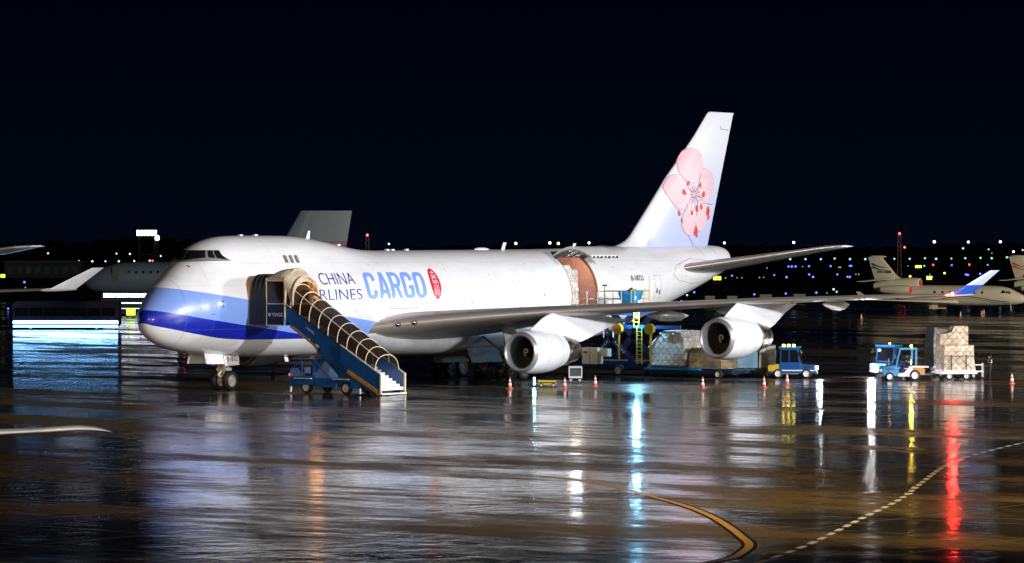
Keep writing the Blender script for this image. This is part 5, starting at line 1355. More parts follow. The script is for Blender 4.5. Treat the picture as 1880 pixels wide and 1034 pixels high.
def tug_cab(root, head=None):
    """closed cab tow tractor facing -x"""
    mb = MB(); mb.prism([(-1.6,.35),(1.5,.35),(1.55,.95),(-.4,1.0),(-1.55,.92),(-1.65,.6)], -.72, .72, 'y'); mb.build('body', M['blue'], root)
    mb = MB(); mb.prism([(-.62,.98),(.85,.98),(.80,2.1),(-.40,2.1)], -.68, .68, 'y'); c = mb.build('cab', M['blue'], root)
    mb = MB(); mb.box(-.55,.92,-.74,.74,2.1,2.2); mb.build('roof', M['bluel'], root)
    for s in (-1,1):
        mb = MB(); mb.prism([(-.48,1.12),(.14,1.12),(.14,1.98),(-.32,1.98)], s*.682, s*.70, 'y'); mb.build('side_window', M['glass'], c)
        mb = MB(); mb.prism([(.22,1.12),(.74,1.12),(.72,1.98),(.22,1.98)], s*.682, s*.70, 'y'); mb.build('side_window', M['glass'], c)
        mb = MB(); mb.beam((-.45,s*.7,1.7),(-.6,s*.9,1.75),.04); mb.box(-.66,-.6,s*.9-.08,s*.9+.08,1.62,1.9); mb.build('mirror', M['black'], c)
    mb = MB(); mb.hexa([(-.64,-.58,1.1),(-.64,.58,1.1),(-.60,.58,1.1),(-.60,-.58,1.1),(-.44,-.56,2.0),(-.44,.56,2.0),(-.40,.56,2.0),(-.40,-.56,2.0)]); mb.build('windscreen', M['glass'], c)
    mb = MB(); mb.hexa([(-.66,.3,1.75),(-.66,.5,1.75),(-.61,.5,1.75),(-.61,.3,1.75),(-.62,.3,1.92),(-.62,.5,1.92),(-.58,.5,1.92),(-.58,.3,1.92)]); mb.build('permit', M['whitel'], c)
    for x in (-1.0,.95):
        for y in (-.66,.66): wheel_y(root, x, y, .34, .12)
    for s in (-1,1):
        for k in range(4):
            mb = MB(); mb.box(-1.25+k*.13,-1.19+k*.13,min(s*.72,s*.735),max(s*.72,s*.735),.72,.88); mb.build('vent', M['black'], root)
        mb = MB(); mb.box(-.45,.8,min(s*.72,s*.80),max(s*.72,s*.80),.30,.36); mb.build('footstep', M['steel'], root)
        mb = MB(); mb.prism([(-1.6,.52),(1.5,.52),(1.5,.60),(-1.62,.60)], s*.722, s*.735, 'y'); mb.build('side_stripe', M['whitel'], root)
    mb = MB(); mb.box(-1.72,-1.6,-.7,.7,.3,.5); mb.build('bumper', M['dgrey'], root)
t2 = scr('tow_tractor', 'blue closed cab tow tractor with one blazing white headlight behind the open one', 'tow tractor', (53.4, 22.9), 62)
tug_cab(t2)
for y, e in ((.42, 260), (-.42, 0)):
    mb = MB(); mb.cyl((-1.66,y,.78),(-1.74,y,.78),.11,.11,14); mb.build('headlight', glow('blazing_headlight', (1,.93,.95), 260) if e else M['rimm'], t2)
mb = MB(); mb.sphere((.3,0,2.28),.06,8,5); mb.build('beacon', glow('dim_amber', (1,.45,.08), 25), t2)
local_bulb(t2, (-2.25,.46,.80), 420, (1,.92,.95), .12)
t3 = scr('tow_tractor', 'blue tow tractor with amber roof lamps right of the outer engine', 'tow tractor', (46.1, 19.4), 172)
tug_cab(t3)
for y in (.42,-.42):
    mb = MB(); mb.cyl((-1.66,y,.72),(-1.74,y,.72),.12,.12,14); mb.build('headlight', glow('white_headlight', (.85,.93,1), 20), t3)
local_bulb(t3, (-1.95,.3,.72), 110, (.85,.93,1), .1)
for x in (-.1,.25,.6):
    mb = MB(); mb.box(x-.08,x+.08,.2,.4,2.2,2.34); mb.build('beacon', glow('amber_bar', (1,.75,.05), 26), t3)
mb = MB(); mb.prism([(.9,.5),(1.65,.5),(1.65,.9),(.9,1.0)], .725, .745, 'y'); mb.build('rear_flash', M['yellow'], t3)
d3 = scr('cargo_dolly', 'dolly hitched between the brown pallet and the amber lit tractor', 'dolly', (46.6, 15.9), -4); dolly(d3, 3.6, m=M['dgrey'])
p3 = scr('cargo_container', 'pale blue and grey wrapped load on the dolly right of the brown pallet', 'cargo load', (46.6, 15.9), -4); p3.location.z = .65
mb = lump(-2.0, .35, -1.0, 1.0, 0, lambda a, b: 1.35, 6, .03, 21); mb.build('load', mat('pale_blue_wrap', (.16,.32,.42), .45, var=.35, vscale=1.5), p3, smooth=True)
mb = lump(.45, 1.6, -1.0, 1.0, 0, lambda a, b: 1.55, 6, .03, 22); mb.build('load', mat('beige_wrap', (.42,.38,.32), .5, var=.2), p3, smooth=True)
# the man at the pallet
wk = scr('person', 'person in dark work clothes and lime reflective bands standing beside the tan pallet', 'person', (51.5, 31.75)); standing(wk, .1, 0, 0, 1.7, face=-1)
tp = scr('equipment_trolley', 'small white trolley frame between the tan pallet and the standing worker', 'trolley', (51.9, 30.75))
mb = MB(); mb.box(-.35,.35,-.4,.4,.5,.58); mb.box(-.35,.35,-.4,.4,.95,1.02)
for x in (-.32,.32):
    for y in (-.36,.36): mb.box(x-.03,x+.03,y-.03,y+.03,.14,1.1)
mb.build('frame', M['whitel'], tp)
mb = MB()
for x in (-.3,.3):
    for y in (-.34,.34): mb.cyl((x,y-.03,.08),(x,y+.03,.08),.08,.08,12)
mb.each('caster', M['rubber'], tp)

# ---------------------------------------------------------------- yellow cart and small lamp stand under the inner engine
yc = scr('equipment_cart', 'low yellow equipment cart with a blue white lamp under the inner engine', 'cart', (23.9, 13.9))
mb = MB(); mb.box(-.55,.65,-.4,.4,.16,.42); mb.build('body', M['yellow'], yc)
mb = MB(); mb.box(-.56,.66,-.42,-.40,.26,.32); mb.build('stripe', M['black'], yc)
for x in (-.35,.45):
    for y in (-.4,.4): wheel_y(yc, x, y, .13, .05, M['rimm'])
mb = MB(); mb.box(-.86,-.74,-.1,.1,.12,.62); mb.build('lamp_housing', glow('cyan_lamp', (.3,.75,1), 9), yc)
mb = MB(); mb.beam((-.74,0,.2),(-.5,0,.25),.05); mb.build('bracket', M['dgrey'], yc)
local_bulb(yc, (-.8,-.2,.5), 40, (.35,.78,1), .1)
gc = scr('ground_power_unit', 'white framed ground power unit on wheels beneath the inner engine exhaust', 'power unit', (31.3, 11.2))
mb = MB(); mb.box(-.45,.45,-.5,.5,.3,.42); mb.box(-.45,.45,-.5,.5,.98,1.08); mb.box(-.45,-.38,-.5,.5,.42,.98); mb.box(.38,.45,-.5,.5,.42,.98); mb.build('frame', M['whitel'], gc)
mb = MB(); mb.box(-.37,.37,-.42,.45,.44,.96); mb.build('engine_block', M['dgrey'], gc)
for x in (-.3,.3):
    for y in (-.45,.45): wheel_y(gc, x, y, .16, .06, M['rimm'])

# ---------------------------------------------------------------- traffic cones
def cone_proto(root):
    mb = MB(); mb.box(-.19,.19,-.19,.19,0,.035); mb.build('base', M['cone'], root)
    mb = MB(); mb.lathe([(.035,.145),(.10,.13),(.72,.03),(.75,.025)], 18, 'z', (0,0,0), False, True); c = mb.build('cone_body', M['cone'], root, smooth=True)
    for a, b in ((.22,.38),(.48,.60)):
        ra, rb = .13-(a-.10)*.1613+.004, .13-(b-.10)*.1613+.004
        mb = MB(); mb.lathe([(a,ra),(b,rb)], 18, 'z', (0,0,0)); mb.build('reflective_band', M['coneband'], c, smooth=True)
M['cone'] = mat('cone_orange', (.75,.10,.03), .5, var=.15, vscale=8)
M['coneband'] = mat('cone_white_band', (.85,.85,.82), .4)
CONES = [((20.0,13.7),'traffic cone under the inner engine inlet, leftmost of the near row'),((22.0,16.6),'traffic cone right of the yellow cart, beneath the inner engine cowl'),((26.0,16.3),'traffic cone in front of the loader wheel, right of the grey cabinet'),
 ((27.8,23.4),'traffic cone beneath the left rim of the outer engine'),((30.8,26.2),'traffic cone left of the pair before the amber lit tractor'),((36.3,24.7),'traffic cone just before the amber lit tractor headlight'),((45.6,36.5),'traffic cone alone at the right edge of the near apron'),
 ((30.7,-14.3),'traffic cone beyond the nose wheel, left of the stairs truck'),((218.0,-71.1),'distant traffic cone left of the business jet, under the long wing'),((239.9,-68.8),'distant traffic cone under the middle of the business jet'),((247.8,-69.8),'distant traffic cone left of the pair by the business jet nose wheel'),((257.7,-74.6),'distant traffic cone right of the pair by the business jet nose wheel')]
c0 = None
for i, (xy, lb) in enumerate(CONES):
    if c0 is None:
        c0 = thing('traffic_cone', lb, 'traffic cone', (*xy, 0), .3, 'orange and white traffic cones'); cone_proto(c0); o = c0
    else:
        o = copy_tree(c0); o.location = A(*xy, 0); o['label'] = lb; o.rotation_euler.z = .4*i
# ---------------------------------------------------------------- lamps of the airfield: x, y, height, kind
LAMPS = [(692, -637, 6.6, 'w'), (698, -629, 4.1, 'w'), (700, -625, 4.0, 'w'), (703, -622, 4.0, 'w'), (705, -618, 4.0, 'w'), (708, -614, 4.1, 'w'), (705, -619, 6.5, 'w'), (707, -615, 6.4, 'w'), (713, -607, 5.7, 'w'), (711, -610, 4.2, 'w'), (1018, -872, 2.4, 'r'), (951, -877, 8.9, 'r'), (987, -917, 0.5, 'g'), (642, -598, 0.3, 'g'), (645, -593, 0.3, 'g'), (656, -599, 0.3, 'g'), (653, -593, 0.3, 'g'), (468, -441, 0.3, 'b'), (388, -367, 0.3, 'g'), (658, -585, 0.3, 'w'), (660, -582, 0.3, 'b'), (661, -570, 0.3, 'w'), (447, -386, 0.3, 'w'), (413, -366, 0.3, 'w'), (157, -150, 0.3, 'b'), (202, -199, 0.3, 'b'), (248, -215, 0.3, 'a'), (505, -449, 0.3, 'a'), (500, -447, 0.3, 'a'), (211, -195, 0.3, 'b'), (516, -468, 0.3, 'r'), (1117, -639, 10.2, 'W'), (1134, -615, 10.4, 'W'), (822, -451, 5.2, 'w'), (1137, -610, 7.5, 'w'), (1140, -606, 7.6, 'w'), (830, -439, 4.7, 'c'), (833, -435, 4.7, 'c'), (836, -431, 4.7, 'c'), (838, -427, 4.9, 'n'), (841, -423, 4.7, 'c'), (1116, -607, 0.3, 'b'), (1117, -606, 0.3, 'b'), (1127, -610, 0.3, 'b'), (1119, -602, 0.3, 'g'), (1140, -611, 0.3, 'b'), (1155, -609, 0.3, 'b'), (1091, -568, 0.3, 'g'), (1170, -608, 0.3, 'b'), (721, -395, 0.3, 'b'), (660, -360, 0.3, 'g'), (666, -360, 0.3, 'g'), (667, -359, 0.3, 'g'), (673, -357, 0.3, 'g'), (682, -361, 0.3, 'g'), (1031, -567, 0.3, 'g'), (747, -396, 0.3, 'b'), (686, -356, 0.3, 'b'), (703, -366, 0.3, 'g'), (773, -399, 0.3, 'b'), (699, -355, 0.3, 'b'), (778, -392, 0.3, 'b'), (704, -346, 0.3, 'b'), (786, -390, 0.3, 'g'), (386, -187, 0.3, 'b'), (399, -188, 0.3, 'b'), (412, -189, 0.3, 'b'), (459, -212, 0.3, 'w'), (425, -192, 0.3, 'n'), (409, -185, 0.3, 'g'), (324, -152, 0.3, 'b'), (404, -211, 0.3, 'b'), (371, -192, 0.3, 'n'), (310, -155, 0.3, 'b'), (1168, -566, 10.7, 'W'), (1176, -554, 10.6, 'W'), (1184, -543, 10.7, 'W'), (1175, -556, 7.9, 'c'), (1181, -547, 7.5, 'c'), (1229, -570, 5.7, 'g'), (1234, -562, 6.4, 'W'), (1189, -535, 7.2, 'c'), (841, -423, 4.8, 'c'), (844, -419, 4.7, 'c'), (849, -411, 4.8, 'c'), (852, -407, 4.8, 'c'), (855, -403, 5.0, 'n'), (857, -400, 4.8, 'c'), (860, -396, 4.9, 'n'), (862, -392, 5.0, 'c'), (865, -388, 5.1, 'n'), (867, -385, 5.0, 'n'), (870, -381, 5.3, 'n'), (873, -377, 5.0, 'c'), (1173, -609, 0.3, 'b'), (1189, -608, 0.3, 'b'), (708, -349, 0.3, 'b'), (786, -389, 0.3, 'g'), (1088, -567, 0.3, 'g'), (1176, -583, 0.3, 'g'), (1178, -580, 0.3, 'g'), (1191, -583, 0.3, 'n'), (1214, -591, 0.6, 'r'), (1218, -584, 0.5, 'b'), (1223, -578, 0.7, 'r'), (1227, -571, 0.6, 'b'), (1234, -562, 0.4, 'b'), (1236, -559, 0.7, 'r'), (842, -389, 0.3, 'a'), (799, -359, 0.3, 'b'), (783, -350, 0.3, 'b'), (824, -367, 0.3, 'b'), (732, -342, 0.3, 'a'), (521, -215, 0.3, 'b'), (717, -327, 0.3, 'b'), (804, -374, 0.3, 'g'), (1036, -756, 9.8, 'w'), (1067, -712, 10.0, 'W'), (1075, -700, 10.2, 'W'), (1077, -697, 10.0, 'W'), (1084, -686, 10.2, 'W')]
KIND = {'W': ((1,.93,.72), 4, 2.4, 'tall mast lamp glowing pale yellow on the far horizon', 'mast lamps on the far horizon', 'mast_lamp'),
 'w': ((.6,.8,1), 2.2, 1.7, 'small cold white lamp far across the dark airfield', 'cold white airfield lamps', 'airfield_lamp'),
 'c': ((.28,.72,1), 1.7, 1.9, 'pale cyan lamp in the long row of lamps along the far apron', 'cyan lamps in the far row', 'airfield_lamp'),
 'n': ((.3,1,.6), 1.4, 1.8, 'pale green lamp far across the dark airfield', 'green airfield lamps', 'airfield_lamp'),
 'b': ((.13,.14,1), 3.2, 1.8, 'small blue taxiway edge light glowing in the dark field', 'blue taxiway edge lights', 'taxiway_light'),
 'g': ((.75,.85,.6), .8, 1.0, 'dim whitish marker light low in the dark field', 'dim marker lights', 'marker_light'),
 'a': ((1,.55,.10), 4, 2.0, 'small amber lamp low in the dark field', 'amber airfield lamps', 'airfield_lamp'),
 'r': ((1,.05,.10), 5, 1.9, 'small red obstruction light in the dark distance', 'red obstruction lights', 'obstruction_light')}
proto = {}
CX, CY = -166.07, 143.22
for x, y, z, k in LAMPS:
    col, es, rp, lb, grp, nm = KIND[k]
    dist = math.hypot(x-CX, y-CY); r = rp*dist/6492*random.uniform(.85, 1.15)
    hk = (k, z > 1.5)
    if hk not in proto:
        mb = MB(); mb.sphere((0,0,0), 1.0, 10, 6); mb.m = 1
        # post below a lamp head, drawn in units of the head's radius
        mb.cyl((0,0,-.8), (0,0,-(z if z > 1.5 else .9)/r), .18, .22, 6)
        o = mb.build(nm, [glow(nm+'_glow', col, es), M['dgrey']], None, smooth=True); proto[hk] = o
    else:
        o = proto[hk].copy(); COL.objects.link(o)
    o.location = A(x, y, z); o.scale = (r, r, r if z <= 1.5 else r*1.0)
    tag(o, lb, 'lamp', grp)
# flood bank on a far stand
fb = thing('floodlight_bank', 'bright yellowish floodlight bank on a far mast left above the nose', 'floodlight', (748.6,-643.5,0), VIEW_ROT)
mb = MB(); mb.box(-3.6,3.6,-.4,.4,12.2,14.6); mb.build('frame', M['dgrey'], fb)
for k in range(6):
    mb = MB(); mb.box(-3.4+k*1.16,-2.5+k*1.16,-.55,-.42,12.5,14.3); mb.build('lamp', glow('yellow_flood' if k < 3 else 'pale_flood', (1,.93,.45) if k < 3 else (.9,1,.8), 6), fb)
mb = MB()
for x in (-2.6,2.6): mb.cyl((x,0,0),(x,0,12.2),.25)
mb.cyl((-2.6,0,6),(2.6,0,6),.15); mb.build('mast', M['dgrey'], fb)
fl = thing('floodlight', 'single bluish floodlight just right of and below the yellow bank', 'floodlight', (750.6,-640.6,0), VIEW_ROT)
mb = MB(); mb.sphere((0,0,11.7),.75,12,8,1.2); mb.build('lamp', glow('bluish_flood', (.6,1,1), 12), fl)
mb = MB(); mb.cyl((0,0,0),(0,0,11),.2); mb.build('mast', M['dgrey'], fl)
# lattice masts
def lattice(xy, h, label, lamps):
    t = thing('lattice_mast', label, 'mast', (*xy, 0), VIEW_ROT); mb = MB(); w = .55
    for sx, sy in ((-w,-w),(w,-w),(w,w),(-w,w)): mb.cyl((sx,sy,0),(sx*.5,sy*.5,h),.07,.05,5)
    z = 0
    while z < h-1:
        for a, b in (((-w,-w),(w,-w)),((w,-w),(w,w)),((w,w),(-w,w)),((-w,w),(-w,-w))): mb.cyl((a[0]*.9,a[1]*.9,z),(b[0]*.8,b[1]*.8,z+1.2),.035,.035,4)
        z += 1.2
    mb.build('lattice', M['grey'], t)
    for i, z in enumerate(lamps):
        mb = MB(); mb.sphere((0 if i == 0 else 1.3,-.7,z),.28,8,6); mb.build('red_lamp', glow('mast_red', (1,.06,.08), 8), t)
    mb = MB(); mb.cyl((0,0,h),(0,0,h+.9),.05,.03,5); mb.build('tip', M['grey'], t)
lattice((629.2,-289.6), 12, 'slender lattice mast with two red lamps behind the business jets', (12.2, 8.7))
lattice((472.2,-340.3), 11, 'thin mast with a red lamp rising behind the hump of the freighter', (11.5,))
# lit taxiway signs
for (x, y, w, lb, c) in ((578.7,-312.9,1.9,'lit yellow sign right of the freighter tail cone',(.75,1,.05)),(173.7,-151.7,1.1,'lit yellow green sign just left of the nose',(.6,1,.05)),(1024,-496.2,2.4,'small lit yellow green sign between the fin and nose of the business jet, upper',(.7,1,.05)),(644,-288.9,1.3,'lit yellow green sign just above the business jet engine',(.75,1,.1)),(551.5,-525.9,1.2,'lit yellow green sign at the far left edge',(.6,1,.05))):
    dist = math.hypot(x-CX, y-CY); s = dist/6492
    t = thing('taxiway_sign', lb, 'sign', (x, y, 0), VIEW_ROT, 'lit taxiway signs')
    zc = 1.1 if w > 1.5 else .8
    mb = MB(); mb.box(-w/2,w/2,-.1,.1,zc-.45,zc+.45); mb.build('panel', glow('sign_yellow', c, 2.6), t)
    mb = MB(); mb.box(-w/2-.08,w/2+.08,-.06,.14,zc+.46,zc+.54); mb.box(-w/2-.08,w/2+.08,-.06,.14,zc-.54,zc-.46)
    for xx in (-w/3,w/3): mb.box(xx-.05,xx+.05,-.05,.05,0,zc-.5)
    mb.build('housing', M['dgrey'], t)
# pale freight boxes beyond the tail
for i, ((x, y), lb) in enumerate((((326.4,-159.8),'pale storage box seen over the long wing, leftmost of four'),((328.4,-156.8),'pale storage box touching the leftmost one, second of four'),((346.4,-161.1),'pale storage box third of four along the far road'),((354,-159),'pale storage box rightmost of four along the far road'))):
    t = thing('storage_box', lb, 'storage box', (x, y, 0), VIEW_ROT, 'pale boxes along the far road')
    w = 1.6 if i < 2 else 2.0
    mb = MB(); mb.box(-w/2,w/2,-.5,.5,.15,.85); mb.build('body', mat('pale_green_box', (.20,.26,.20), .6, var=.2), t)
    mb = MB(); mb.box(-w/2-.03,w/2+.03,-.53,.53,.85,.93); mb.build('lid', M['grey'], t)
    mb = MB(); mb.box(-w/2+.1,-w/2+.3,-.4,.4,0,.15); mb.box(w/2-.3,w/2-.1,-.4,.4,0,.15); mb.build('skid', M['dgrey'], t)
# far wood on the horizon: crowns standing in a ragged line
mb = MB(); rnd = random.Random(5)
for k in range(700):
    u = rnd.uniform(-750, 900); dep = rnd.uniform(2300, 2700)
    x = CX+dep*.821+u*.571*1.0; y = CY-dep*.571+u*.821
    h = rnd.uniform(5, 12)*(1.15 if u < -150 else .9)+2*math.sin(u*.02)
    p = A(x, y, 0); w = rnd.uniform(6, 13)
    rings = []
    for t, q in ((0,.7),(.35,1),(.7,.8),(.92,.4),(1,.08)):
        rings.append([(p.x+w*q*rnd.uniform(.7,1.2)*math.cos(a), p.y+w*q*rnd.uniform(.7,1.2)*math.sin(a), h*t*rnd.uniform(.93,1.05)) for a in [2*math.pi*j/7 for j in range(7)]])
    mb.loft(rings)
fw = mb.build('far_wood', mat('far_foliage', (.02,.03,.02), .9)); fw['kind'] = 'stuff'; tag(fw, 'black ragged line of far trees along the horizon', 'trees')
# terminal building far left
bd = thing('terminal_building', 'dim low building far off at the left beneath the tailplane tip', 'building', (581,-534,0), VIEW_ROT)
mb = MB(); mb.box(-14,8,0,14,0,4.4); mb.build('wall', mat('dim_facade', (.05,.06,.07), .8), bd)
mb = MB(); mb.box(-14.4,8.4,-.4,14.4,4.4,4.8); mb.build('roof', M['dgrey'], bd)
for k in range(8):
    mb = MB(); mb.box(-13+k*2.6,-11.6+k*2.6,-.06,-.02,1.2,3.2); mb.build('window', mat('dim_window', (.02,.03,.05), .2, emit=(.1,.2,.3), es=.03) if k == 0 else bpy.data.materials['dim_window'], bd)

# ---------------------------------------------------------------- three engined business jets
def tri_jet(xy, label, sw, reg=None, dark='blue'):
    t = scr('business_jet', label, 'business jet', xy, -32)
    paint = M['bizpaint']
    ST = [(12.9,2.05,.05),(12.6,2.08,.34),(12.0,2.14,.62),(11.2,2.25,.86),(10.4,2.42,1.08),(9.4,2.50,1.22),(8,2.52,1.30),(4,2.52,1.32),(0,2.52,1.32),(-2.5,2.58,1.28),(-5,2.8,1.08),(-7.2,3.1,.78),(-9.0,3.35,.42),(-9.6,3.42,.2)]
    def par(x):
        for a, b in zip(ST, ST[1:]):
            if b[0] <= x <= a[0]:
                q = (a[0]-x)/(a[0]-b[0]); return a[1]+(b[1]-a[1])*q, a[2]+(b[2]-a[2])*q
        return ST[-1][1:]
    mb = MB(); rings = []
    for x, zc, r in ST: rings.append([(x, r*math.cos(a), zc+r*math.sin(a)*(1.02 if math.sin(a) > 0 else 1)) for a in [2*math.pi*k/28 for k in range(28)]])
    mb.loft(rings); f = mb.build('fuselage', paint, t, smooth=True)
    def dec(mb, vs, fs, off=.02):
        out = []
        for x, z, *_ in vs:
            zc, r = par(x); out.append((x, -math.sqrt(max(.02, r*r-(z-zc)**2))-off, z))
        mb.add(out, fs)
    for k in range(7):
        vs, fs = poly_grid(disc(6.9-k*1.15, 2.95, .15, .2), .1); mb = MB(); dec(mb, vs, fs); mb.build('cabin_window', M['glass'], t, recalc=False)
    for pts in ([(10.15,2.85),(10.85,2.80),(10.62,3.12),(10.2,3.22)], [(9.5,2.9),(10.05,2.87),(10.08,3.22),(9.65,3.28)]):
        vs, fs = poly_grid(pts, .1); mb = MB(); dec(mb, vs, fs, .03); mb.build('cockpit_window', M['glass'], t, recalc=False)
    mb = MB()
    for dz, w in ((0,.10),(-.22,.05)):
        P = [(-4+k*.5, 2.05+dz+.38*math.sin((-4+k*.5-1)*.48)*(1 if k < 26 else .8)) for k in range(30)]
        for a, b in zip(P, P[1:]):
            vs, fs = poly_grid([(a[0],a[1]-w/2),(b[0],b[1]-w/2),(b[0],b[1]+w/2),(a[0],a[1]+w/2)], .3); dec(mb, vs, fs)
    mb.build('swoosh', sw, t, recalc=False)
    # centre engine and fin
    mb = MB(); rings = []
    for x, zc, r in ((-2.75,4.15,.62),(-3.2,4.15,.70),(-4.5,4.1,.74),(-6.5,3.95,.78),(-8.3,3.75,.66),(-9.4,3.7,.5)): rings.append([(x, r*math.cos(a), zc+r*math.sin(a)) for a in [2*math.pi*k/20 for k in range(20)]])
    mb.loft(rings); ce = mb.build('centre_engine', paint, t, smooth=True)
    mb = MB(); mb.lathe([(0,.64),(.04,.6),(.06,.52),(.02,.50)], 24, 'x', (-2.76,0,4.15)); mb.build('inlet_ring', M['whitel'], ce, smooth=True)
    mb = MB(); mb.lathe([(.0,.5),(.03,.01)], 24, 'x', (-2.72,0,4.15)); mb.build('inlet_cover', M['redcover'], ce)
    mb = MB(); mb.prism([(-4.8,3.2),(-3.2,3.3),(-3.3,3.9),(-8.8,3.9),(-8.8,3.3)], -.28, .28, 'y'); mb.build('duct', paint, t)
    def tailsec(z, le, c): return [(le-xx*c, dd*c, z) for xx, dd in foil(0, 1, .09, 0)]
    mb = MB(); mb.loft([tailsec(4.3,-4.6,4.7), tailsec(5.0,-6.0,3.6), tailsec(7.2,-8.0,2.3), tailsec(7.6,-8.3,2.2)]); fn = mb.build('fin', paint, t, smooth=True, sharp=50)
    mb = MB(); mb.sphere((-9.0,0,7.66), 1.35, 14, 8, .13, .16); mb.build('fin_cap', paint, fn, smooth=True)
    mb = MB()
    def fdec(pts, off=.12): mb.add([(x, -off-.05, z) for x, z in pts], [tuple(range(len(pts)))])
    for dz in (0, .38):
        P = [(-9.7+k*.28, 6.75-dz-.16*k+.012*k*k) for k in range(9)]; w = .10
        for i, (a, b) in enumerate(zip(P, P[1:])): fdec([(a[0],a[1]-w*(1-i/9)),(b[0],b[1]-w*(1-(i+1)/9)),(b[0],b[1]+w*(1-(i+1)/9)),(a[0],a[1]+w*(1-i/9))])
    if reg is None: 
        P = [(-8.2+k*.5, 5.0-.30*math.sin(k*.45)) for k in range(8)]
        for a, b in zip(P, P[1:]): fdec([(a[0],a[1]-.14),(b[0],b[1]-.14),(b[0],b[1]+.14),(a[0],a[1]+.14)], .16)
    mb.each('fin_stripe', sw, fn, recalc=False)
    if reg:
        vs, fs = fit_text(lettering(reg, 1, .02), -9.0, -6.9, 5.45, 5.8, None); mb = MB(); mb.add([(u, -.20, v) for u, v, *_ in vs], fs); mb.build('registration', M['ink'], fn, recalc=False)
    for s in (1, -1):
        def sec(y, xl, z, c, th): return [(xl-xx*c, s*y, z+dd*c) for xx, dd in foil(0, 1, th, .01)]
        mb = MB(); mb.loft([sec(.9,3.4,1.65,6.2,.12), sec(4,1.0,1.75,3.9,.10), sec(12.4,-3.7,2.05,1.4,.09)]); w = mb.build('wing', paint, t, smooth=True, sharp=50)
        mb = MB(); mb.loft([sec(12.4,-3.7,2.05,1.4,.07), sec(12.8,-4.2,2.35,1.2,.07), sec(13.0,-5.2,3.1,.6,.07)]); mb.build('winglet', paint, w, smooth=True)
        mb = MB(); mb.loft([sec(.1,-6.2,4.72,2.6,.09), sec(5.0,-8.6,4.35,1.2,.08)]); mb.build('tailplane', paint, t, smooth=True, sharp=50)
        mb = MB(); rings = []
        for x, r in ((-3.3,.50),(-3.7,.60),(-5,.64),(-6.6,.55),(-7.6,.38)): rings.append([(x, s*1.75+r*math.cos(a), 3.25+r*math.sin(a)) for a in [2*math.pi*k/20 for k in range(20)]])
        mb.loft(rings); e = mb.build('side_engine', paint, t, smooth=True)
        mb = MB(); mb.lathe([(.0,.46),(.12,.3),(.14,.01)], 20, 'x', (-3.28,s*1.75,3.25)); mb.build('engine_cover', M['redcover'], e, smooth=True)
        mb = MB(); mb.box(-6.3,-4.3,min(s*.9,s*1.5),max(s*.9,s*1.5),3.1,3.3); mb.build('engine_pylon', paint, t)
        mb = MB(); mb.cyl((0,s*1.9,1.5),(0,s*1.9,.4),.10); mb.beam((0,s*1.9,.7),(-.6,s*1.9,1.4),.08); g = mb.build('main_gear', M['grey'], t)
        for dx in (-.0,):
            for dy in (-.22,.22):
                mb = MB(); mb.cyl((dx,s*1.9+dy-.1,.36),(dx,s*1.9+dy+.1,.36),.36,.36,18); mb.build('wheel', M['rubber'], g, smooth=False)
        mb = MB(); mb.box(-.9,.5,min(s*1.3,s*1.36),max(s*1.3,s*1.36),.7,1.35); mb.build('gear_door', paint, t)
    mb = MB(); mb.cyl((10.4,0,1.5),(10.5,0,.4),.08); g = mb.build('nose_gear', M['grey'], t)
    for dy in (-.16,.16):
        mb = MB(); mb.cyl((10.5,dy-.08,.28),(10.5,dy+.08,.28),.28,.28,16); mb.build('wheel', M['rubber'], g)
    return t
M['bizpaint'] = mat('cream_white_paint', (.64,.62,.52), .4, coat=.3, var=.08)
M['redcover'] = mat('red_fabric_cover', (.75,.03,.05), .6)
tri_jet((254.3,-79.6), 'cream business jet with blue swooshes and a red inlet cover behind the long wing tip', mat('swoosh_blue', (.01,.03,.10), .4), 'VN-A488')
tri_jet((279.0,-71.0), 'cream business jet with red swooshes on its fin, cut by the right edge', mat('swoosh_red', (.55,.02,.03), .4))
# pale blue light box trailer seen under the business jet nose
lb = scr('light_trailer', 'glowing pale blue panel trailer under the nose of the cream business jet', 'light trailer', (262,-62))
mb = MB(); mb.box(-4.2,2.6,0,.12,.25,1.5); mb.build('panel', glow('cyan_panel', (.10,.55,.85), 1.5), lb)
mb = MB(); mb.box(-4.3,2.7,.12,1.6,.2,1.6); mb.build('body', M['dgrey'], lb)
for x in (-3,1.5): wheel_y(lb, x, .8, .3, .8)

# ---------------------------------------------------------------- airliner taxiing behind the nose, standing still here
tx = scr('taxiing_airliner', 'grey twin jet airliner passing behind the freighter nose, red foot on its fin', 'airliner', (193.9,-153.5), 2)
M['greyjet'] = mat('dim_grey_paint', (.15,.20,.24), .4, coat=.2, var=.1)
mb = MB(); rings = []
for x, zc, r in ((-18,4.2,.05),(-17.6,4.25,.6),(-16.8,4.4,1.15),(-15.5,4.7,1.65),(-13.5,4.95,1.98),(-11,5.0,2.05),(8,5.0,2.05),(11,5.25,1.85),(14,5.7,1.4),(16.5,6.15,.85),(18,6.4,.3)): rings.append([(x, r*math.cos(a), zc+r*math.sin(a)) for a in [2*math.pi*k/32 for k in range(32)]])
mb.loft(rings); mb.build('fuselage', M['greyjet'], tx, smooth=True)
def fins(x0, c, z): return [(x0+xx*c, dd*c, z) for xx, dd in foil(0, 1, .09, 0)]
for z0, z1, m, nm in ((6.6, 9.7, mat('dim_red_paint', (.26,.06,.09), .4), 'fin_foot'), (9.72, 13.75, M['greyjet'], 'fin')):
    def S_(z): t = (z-6.6)/7.15; return fins(6.2+4.2*t, 9.8-3.1*t, z)
    mb = MB(); mb.loft([S_(z0), S_(z1)]); mb.build(nm, m, tx, smooth=True, sharp=50)
